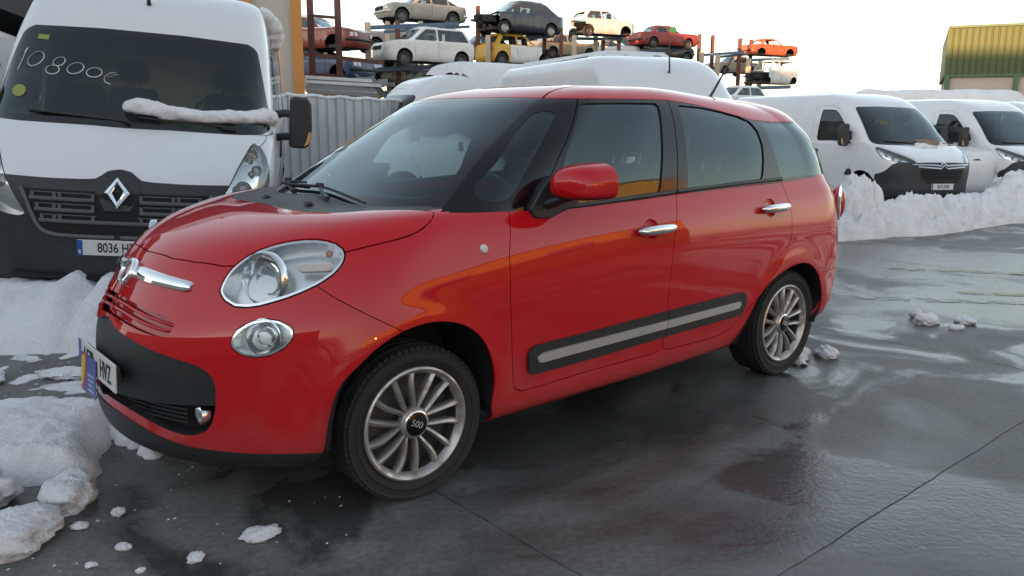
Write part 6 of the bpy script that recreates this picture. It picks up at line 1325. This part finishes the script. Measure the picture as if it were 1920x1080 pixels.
gp = tag(MB().prism([(-.28, -.16), (.20, -.20), (.30, .16), (-.20, .20)], lambda a, b, d: (a, d, b), 0, .015).obj('green_sheet', GREENP), 'green sheet hanging in the window of the boxy red saloon', 'sheet'); bpy.context.view_layer.update(); gp.matrix_world = RS.matrix_world @ Matrix.Translation((-1.98, -.735, 1.10)) @ Matrix.Rotation(rad(-16), 4, 'X')
# racks
pm('post_brown', (.115, .042, .034), .6, dirt=.4, dirtcol=(.08, .03, .02), scale=5); pm('column_cream', (.48, .40, .30), .7, dirt=.3, dirtcol=(.3, .22, .15), scale=5); pm('beam_blue', (.07, .12, .20), .6, dirt=.4)
def rack(label, items):
    items = [(k_, *a[:-2], a[-2]*1.13, a[-1]) if k_ in ('post', 'col') else (k_, a[0], a[1], a[2]*1.13, a[3], *[q*1.13 for q in a[4:]]) for k_, *a in items]
    T = empty('storage_rack', (0, 0, 0), 0, label, 'rack', 'racks for scrap cars')
    for kind, *a in items:
        if kind in ('post', 'col'):
            px, y0, y1, d, w = a; p, q = pix(px, y0, d), pix(px, y1, d); z0 = gz(0, d) if y1 > 900 else q.z
            m = MB(); w2 = w*.42
            if kind == 'post':
                for s_ in (-1, 1): m.box((p.x, p.y+s_*w2, (p.z+z0)/2), (w, .02, p.z-z0))
                m.box((p.x, p.y, (p.z+z0)/2), (.02, w*.8, p.z-z0)); m.obj('post', MATS['post_brown'], T, smooth=False)
            else: m.box((p.x, p.y, (p.z+z0)/2), (w, w, p.z-z0)).obj('column', MATS['column_cream'], T, bevel=.02)
        else:
            (xa, ya), (xb, yb), d, w = a[:4]; d2 = a[4] if len(a) > 4 else d; p, q = pix(xa, ya, d), pix(xb, yb, d2); v = q-p; R = v.to_track_quat('X', 'Z').to_matrix(); MB().box((p+q)/2, (v.length, w*.7, w), R).obj('beam', MATS['beam_blue' if kind == 'beam' else 'post_brown'], T)
rack('brown steel frame with two tall posts beside the cream building', [('post', 578, -60, 999, 22, .16), ('post', 630, -60, 999, 22, .16), ('bar', (580, 29), (628, 33), 22, .08), ('bar', (580, 140), (630, 142), 22, .10), ('bar', (560, 100), (720, 118), 26.5, .14), ('bar', (560, 152), (720, 160), 26.5, .14)])
rack('rack of cream columns and brown posts holding the silver saloon', [('col', 689, 42, 999, 29.5, .22), ('col', 727, 40, 999, 33.5, .22), ('col', 789, 40, 999, 33.5, .2), ('post', 745, 38, 999, 31.5, .18), ('post', 838, 40, 999, 33, .18), ('beam', (690, 52), (860, 45), 30, .16, 32), ('beam', (700, 131), (880, 122), 30, .16, 32), ('beam', (720, 60), (880, 50), 32.5, .12, 34.5)])
rack('rack with brown posts under the dark blue people carrier', [('post', 896, 11, 999, 34.5, .2), ('post', 934, 62, 999, 35, .18), ('post', 1021, 60, 999, 36, .18), ('col', 915, 66, 999, 33.5, .22), ('col', 963, 62, 999, 36.5, .22), ('beam', (903, 76), (1030, 68), 34, .16, 36), ('beam', (900, 134), (1030, 126), 34, .16, 36), ('post', 1053, 34, 999, 42, .2), ('bar', (1022, 77), (1052, 79), 42, .10)])
rack('rack of cream columns under the cut open white hatchback', [('col', 1077, 66, 999, 41, .24), ('col', 1117, 68, 999, 43, .24), ('post', 1131, 76, 999, 43, .2), ('post', 1161, 72, 999, 43, .2), ('beam', (1070, 72), (1165, 74), 41.5, .16, 43)])
rack('rack under the boxy red saloon', [('col', 1206, 97, 999, 45, .24), ('col', 1240, 92, 999, 47, .24), ('post', 1228, 92, 999, 46, .2), ('beam', (1200, 96), (1290, 92), 45, .14, 47)])
rack('far rack with tall brown posts and blue beams', [('post', 1312, 64, 999, 53, .24), ('post', 1337, 66, 999, 54, .24), ('post', 1388, 72, 999, 53, .24), ('post', 1409, 74, 999, 55, .24), ('col', 1316, 96, 999, 52, .3), ('col', 1346, 103, 999, 52.5, .3), ('col', 1404, 110, 999, 52, .3), ('col', 1426, 113, 999, 54, .26), ('beam', (1320, 103), (1395, 98), 52.5, .18), ('beam', (1345, 107), (1400, 102), 53, .16), ('beam', (1400, 113), (1480, 110), 53, .2), ('beam', (1395, 166), (1482, 163), 51, .24)])
# ---------------------------------------------------------------- metal fence, scrap poles behind it
pm('sheet_metal', (.50, .52, .55), .42, .35, dirt=.3, dirtcol=(.26, .26, .26), scale=3); 
FN = empty('metal_fence', (0, 0, 0), 0, 'grey ribbed sheet metal fence beside the priced van', 'fence')
fp, fq = pix(515, 178, 13.2), pix(790, 192, 15.6); fd = Vector((fq.x-fp.x, fq.y-fp.y, 0)); fl = fd.length; fd.normalize(); fnn = Vector((fd.y, -fd.x, 0)); fa = fp-fd*2.2; tot = fl+2.2; nsh = 7; w = tot/nsh; pz = gz(0, 14)
zt = (fp.z+fq.z)/2
prof = []
for k in range(4):
    b = k*.25
    prof += [(b+.0, 0), (b+.165, 0), (b+.185, .035), (b+.215, .035), (b+.235, 0)]
prof.append((1.0, 0))
for i in range(nsh):
    V = []; F = []
    for (t, dd) in prof:
        p = fa+fd*(w*(i+t*.996)); 
        for z in (pz, fp.z+(fq.z-fp.z)*max(0, min(1, (w*(i+t)-2.2)/fl))): V.append((p.x+fnn.x*dd, p.y+fnn.y*dd, z))
    for k in range(len(prof)-1): F.append((2*k, 2*k+2, 2*k+3, 2*k+1))
    o = MB().add(V, F).obj('sheet', MATS['sheet_metal'], FN, smooth=False); sd_ = o.modifiers.new('thick', 'SOLIDIFY'); sd_.thickness = .004
snow_ = MB().tube([fa+fd*(tot*t)+Vector((0, 0, fp.z-fa.z-(fp.z-fq.z)*max(0, (tot*t-2.2)/fl)+.01+.012*math.sin(t*60))) for t in np.linspace(0, 1, 60)], [.022+.014*abs(math.sin(k*1.7)) for k in range(60)], 7).obj('fence_snow', SNOW); tag(snow_, 'thin line of snow on top of the metal fence', 'snow', None, 'stuff')
pm('pole_white', (.62, .62, .62), .5, .2, dirt=.3); pm('pole_yellow', (.45, .30, .05), .5, dirt=.3); pm('pole_grey', (.22, .23, .24), .5, .4, dirt=.3)
r_ = random.Random(3)
ORD = ('topmost', 'second', 'third', 'fourth', 'fifth', 'sixth', 'seventh', 'eighth', 'ninth', 'tenth', 'eleventh', 'lowest')
for k in range(12):
    d = 17+(k % 3)*.5; ya = 147+k*2.9; p, q = pix(572+r_.uniform(-4, 8), ya-1, d), pix(710+r_.uniform(-34, 4), ya+7+r_.uniform(-1, 1), d+.6)
    nm = ('pole_white', 'pole_grey', 'pole_white', 'pole_white', 'pole_grey', 'pole_white', 'pole_grey', 'pole_white', 'pole_white', 'pole_grey', 'pole_yellow', 'pole_yellow')[k]
    v = q-p; R3 = v.to_track_quat('X', 'Z').to_matrix(); o = MB().box((p+q)/2, (v.length, .09, .02), R3).box((p+q)/2+R3 @ Vector((0, -.04, .025)), (v.length, .012, .05), R3).obj('metal_profile', MATS[nm], None, smooth=False); tag(o, ORD[k]+{'pole_white': ' profile, pale, in the pile of metal above the fence', 'pole_grey': ' profile, grey, in the pile of metal above the fence', 'pole_yellow': ' profile, yellow, in the pile of metal above the fence'}[nm], 'metal profile', 'metal profiles piled behind the fence')
sc_ = MB(); 
for k in range(26): p = pix(r_.uniform(672, 724), r_.uniform(150, 186), 18.5+r_.uniform(-.5, .5)); sc_.box(p, (r_.uniform(.1, .6), .06, r_.uniform(.03, .12)), Matrix.Rotation(r_.uniform(-.9, .9), 3, 'Y') @ Matrix.Rotation(r_.uniform(-1, 1), 3, 'Z'))
tag(sc_.obj('scrap_heap', MATS['pole_grey'], None, smooth=False), 'tangled grey scrap metal at the end of the metal profiles', 'scrap', None, 'stuff')
# ---------------------------------------------------------------- cream building with orange frames at the left
pm('render_cream', (.50, .47, .43), .8, dirt=.12, dirtcol=(.36, .33, .30), scale=1.5, bmp=.2, bscale=120); pm('frame_orange', (.58, .24, .05), .5); pm('roller_dark', (.035, .040, .045), .6); pm('window_frame_grey', (.13, .15, .16), .5)
b0 = pix(572, 180, 16.5); BD = empty('cream_building', (b0.x, b0.y, 0), rad(15), 'cream building with orange edges behind the priced van', 'building')
bx1 = 0.; by = 0.; zg = gz(0, 16)
MB().box((bx1-12.2, by+6, zg+2.5), (24, 12, 5.0)).obj('wall', MATS['render_cream'], BD)
MB().box((bx1-.10, by-.03, zg+2.52), (.20, .10, 5.04)).obj('edge_trim', MATS['frame_orange'], BD); MB().box((bx1-1.02, by-.03, zg+2.52), (.20, .10, 5.04)).obj('edge_trim', MATS['frame_orange'], BD)
MB().box((bx1-2.6, by-.03, zg+4.06), (2.96, .10, .16)).obj('edge_trim', MATS['frame_orange'], BD)
wn = MB().box((bx1-2.5, by-.02, zg+2.3), (2.74, .10, 3.3)).obj('window', MATS['window_frame_grey'], BD); MB().box((bx1-2.55, by-.075, zg+2.2), (2.45, .02, 3.1)).obj('pane', pm('pane_mirror', (.10, .11, .12), .06, 0, 1.), wn)
MB().box((bx1-8.4, by-3.2, zg+3.35), (8.8, 6.4, .5)).obj('canopy', MATS['roller_dark'], BD); MB().box((bx1-8.6, by-.04, zg+1.7), (8.6, .12, 3.4)).obj('roller_shutter', MATS['roller_dark'], BD)
# ---------------------------------------------------------------- green clad hall at the right
pm('clad_green', (.050, .078, .024), .6, 0, 0., dirt=.15, dirtcol=(.10, .16, .08), scale=1.); pm('block_wall', (.42, .38, .34), .85, dirt=.2, bmp=.3, bscale=30); pm('clad_dark', (.04, .10, .05), .5)
GH = empty('green_hall', (0, 0, 0), 0, 'industrial hall with ribbed green cladding above a pale wall', 'building')
p0, p1 = pix(1770, 140, 45.), pix(1960, 140, 43.); gd = Vector((p1.x-p0.x, p1.y-p0.y, 0)); gd.normalize(); gn = Vector((gd.y, -gd.x, 0)); z0, z1 = pix(1770, 142, 45).z, pix(1776, 52, 45).z; gl = 16.
V = []; F = []; x = 0.; pr = []
while x < gl: pr += [(x, 0), (x+.20, 0), (x+.23, .05), (x+.27, .05)]; x += .30
for t, dd in pr:
    p = p0+gd*t+gn*dd; V += [(p.x, p.y, z0), (p.x, p.y, z1)]
for k in range(len(pr)-1): F.append((2*k, 2*k+2, 2*k+3, 2*k+1))
cl = MB().add(V, F).obj('cladding', MATS['clad_green'], GH, smooth=False)
c = p0+gd*(gl/2)-gn*6.06; ang = math.atan2(gd.y, gd.x); Rz = Matrix.Rotation(ang, 3, 'Z')
MB().box((c.x, c.y, (z1+z0)/2+.02), (gl, 12, z1-z0), Rz).obj('roof_block', MATS['clad_green'], GH); MB().box((c.x, c.y, (z0-1.2)/2), (gl-.3, 11.9, z0+1.2), Rz).obj('wall', MATS['block_wall'], GH)
for t in (.05, 3.2, 6.4, 9.6, 12.8): p = p0+gd*(t+.12)+gn*.02; MB().box((p.x, p.y, (z0-1.2)/2), (.24, .2, z0+1.19), Rz).obj('pilaster', MATS['clad_dark'], GH)
p = p0+gd*gl/2+gn*.06; MB().box((p.x, p.y, z1+.03), (gl, .14, .12), Rz).obj('roof_edge', MATS['clad_dark'], GH); MB().box((p.x, p.y, z0-.02), (gl, .14, .10), Rz).obj('drip_edge', MATS['clad_dark'], GH)
# ---------------------------------------------------------------- beyond the picture: the hall that shades the yard and the yellow hall seen mirrored in the paint
pm('hall_yellow', (.62, .38, .09), .7, dirt=.1, scale=.6); pm('hall_grey', (.28, .28, .28), .8)
YH = empty('yellow_hall', (0, 0, 0), 0, 'yellow hall mirrored in the side of the red car', 'building')
MB().box((43, -27, 3.6), (8, 66, 7.2)).obj('wall', MATS['hall_yellow'], YH); MB().box((42.97, -27, 7.3), (8.2, 66.2, .22)).obj('roof_edge', MATS['window_frame_grey'], YH)
for k in range(9):
    o = MB().box((38.98, -54+k*6.6, 4.6), (.12, 2.6, 1.5)).obj('window', MATS['window_frame_grey'], YH); MB().box((38.91, -54+k*6.6, 4.6), (.02, 2.4, 1.3)).obj('pane', MATS['pane_mirror'], o)
SH = empty('grey_hall', (0, 0, 0), 0, 'long grey hall behind the camera that shades the yard', 'building')
sd2 = Vector((_sd.x, _sd.y, 0)).normalized(); pt = Vector((-sd2.y, sd2.x, 0)); Rh = Matrix.Rotation(math.atan2(pt.y, pt.x), 3, 'Z')
for a0, a1, hh in ((-48, 13, 9.9), (13, 42, 7.7)):
    cc = sd2*32+pt*((a0+a1)/2); MB().box((cc.x, cc.y, hh/2-.5), (a1-a0-.02, 10, hh+1), Rh).obj('wall', MATS['hall_grey'], SH)
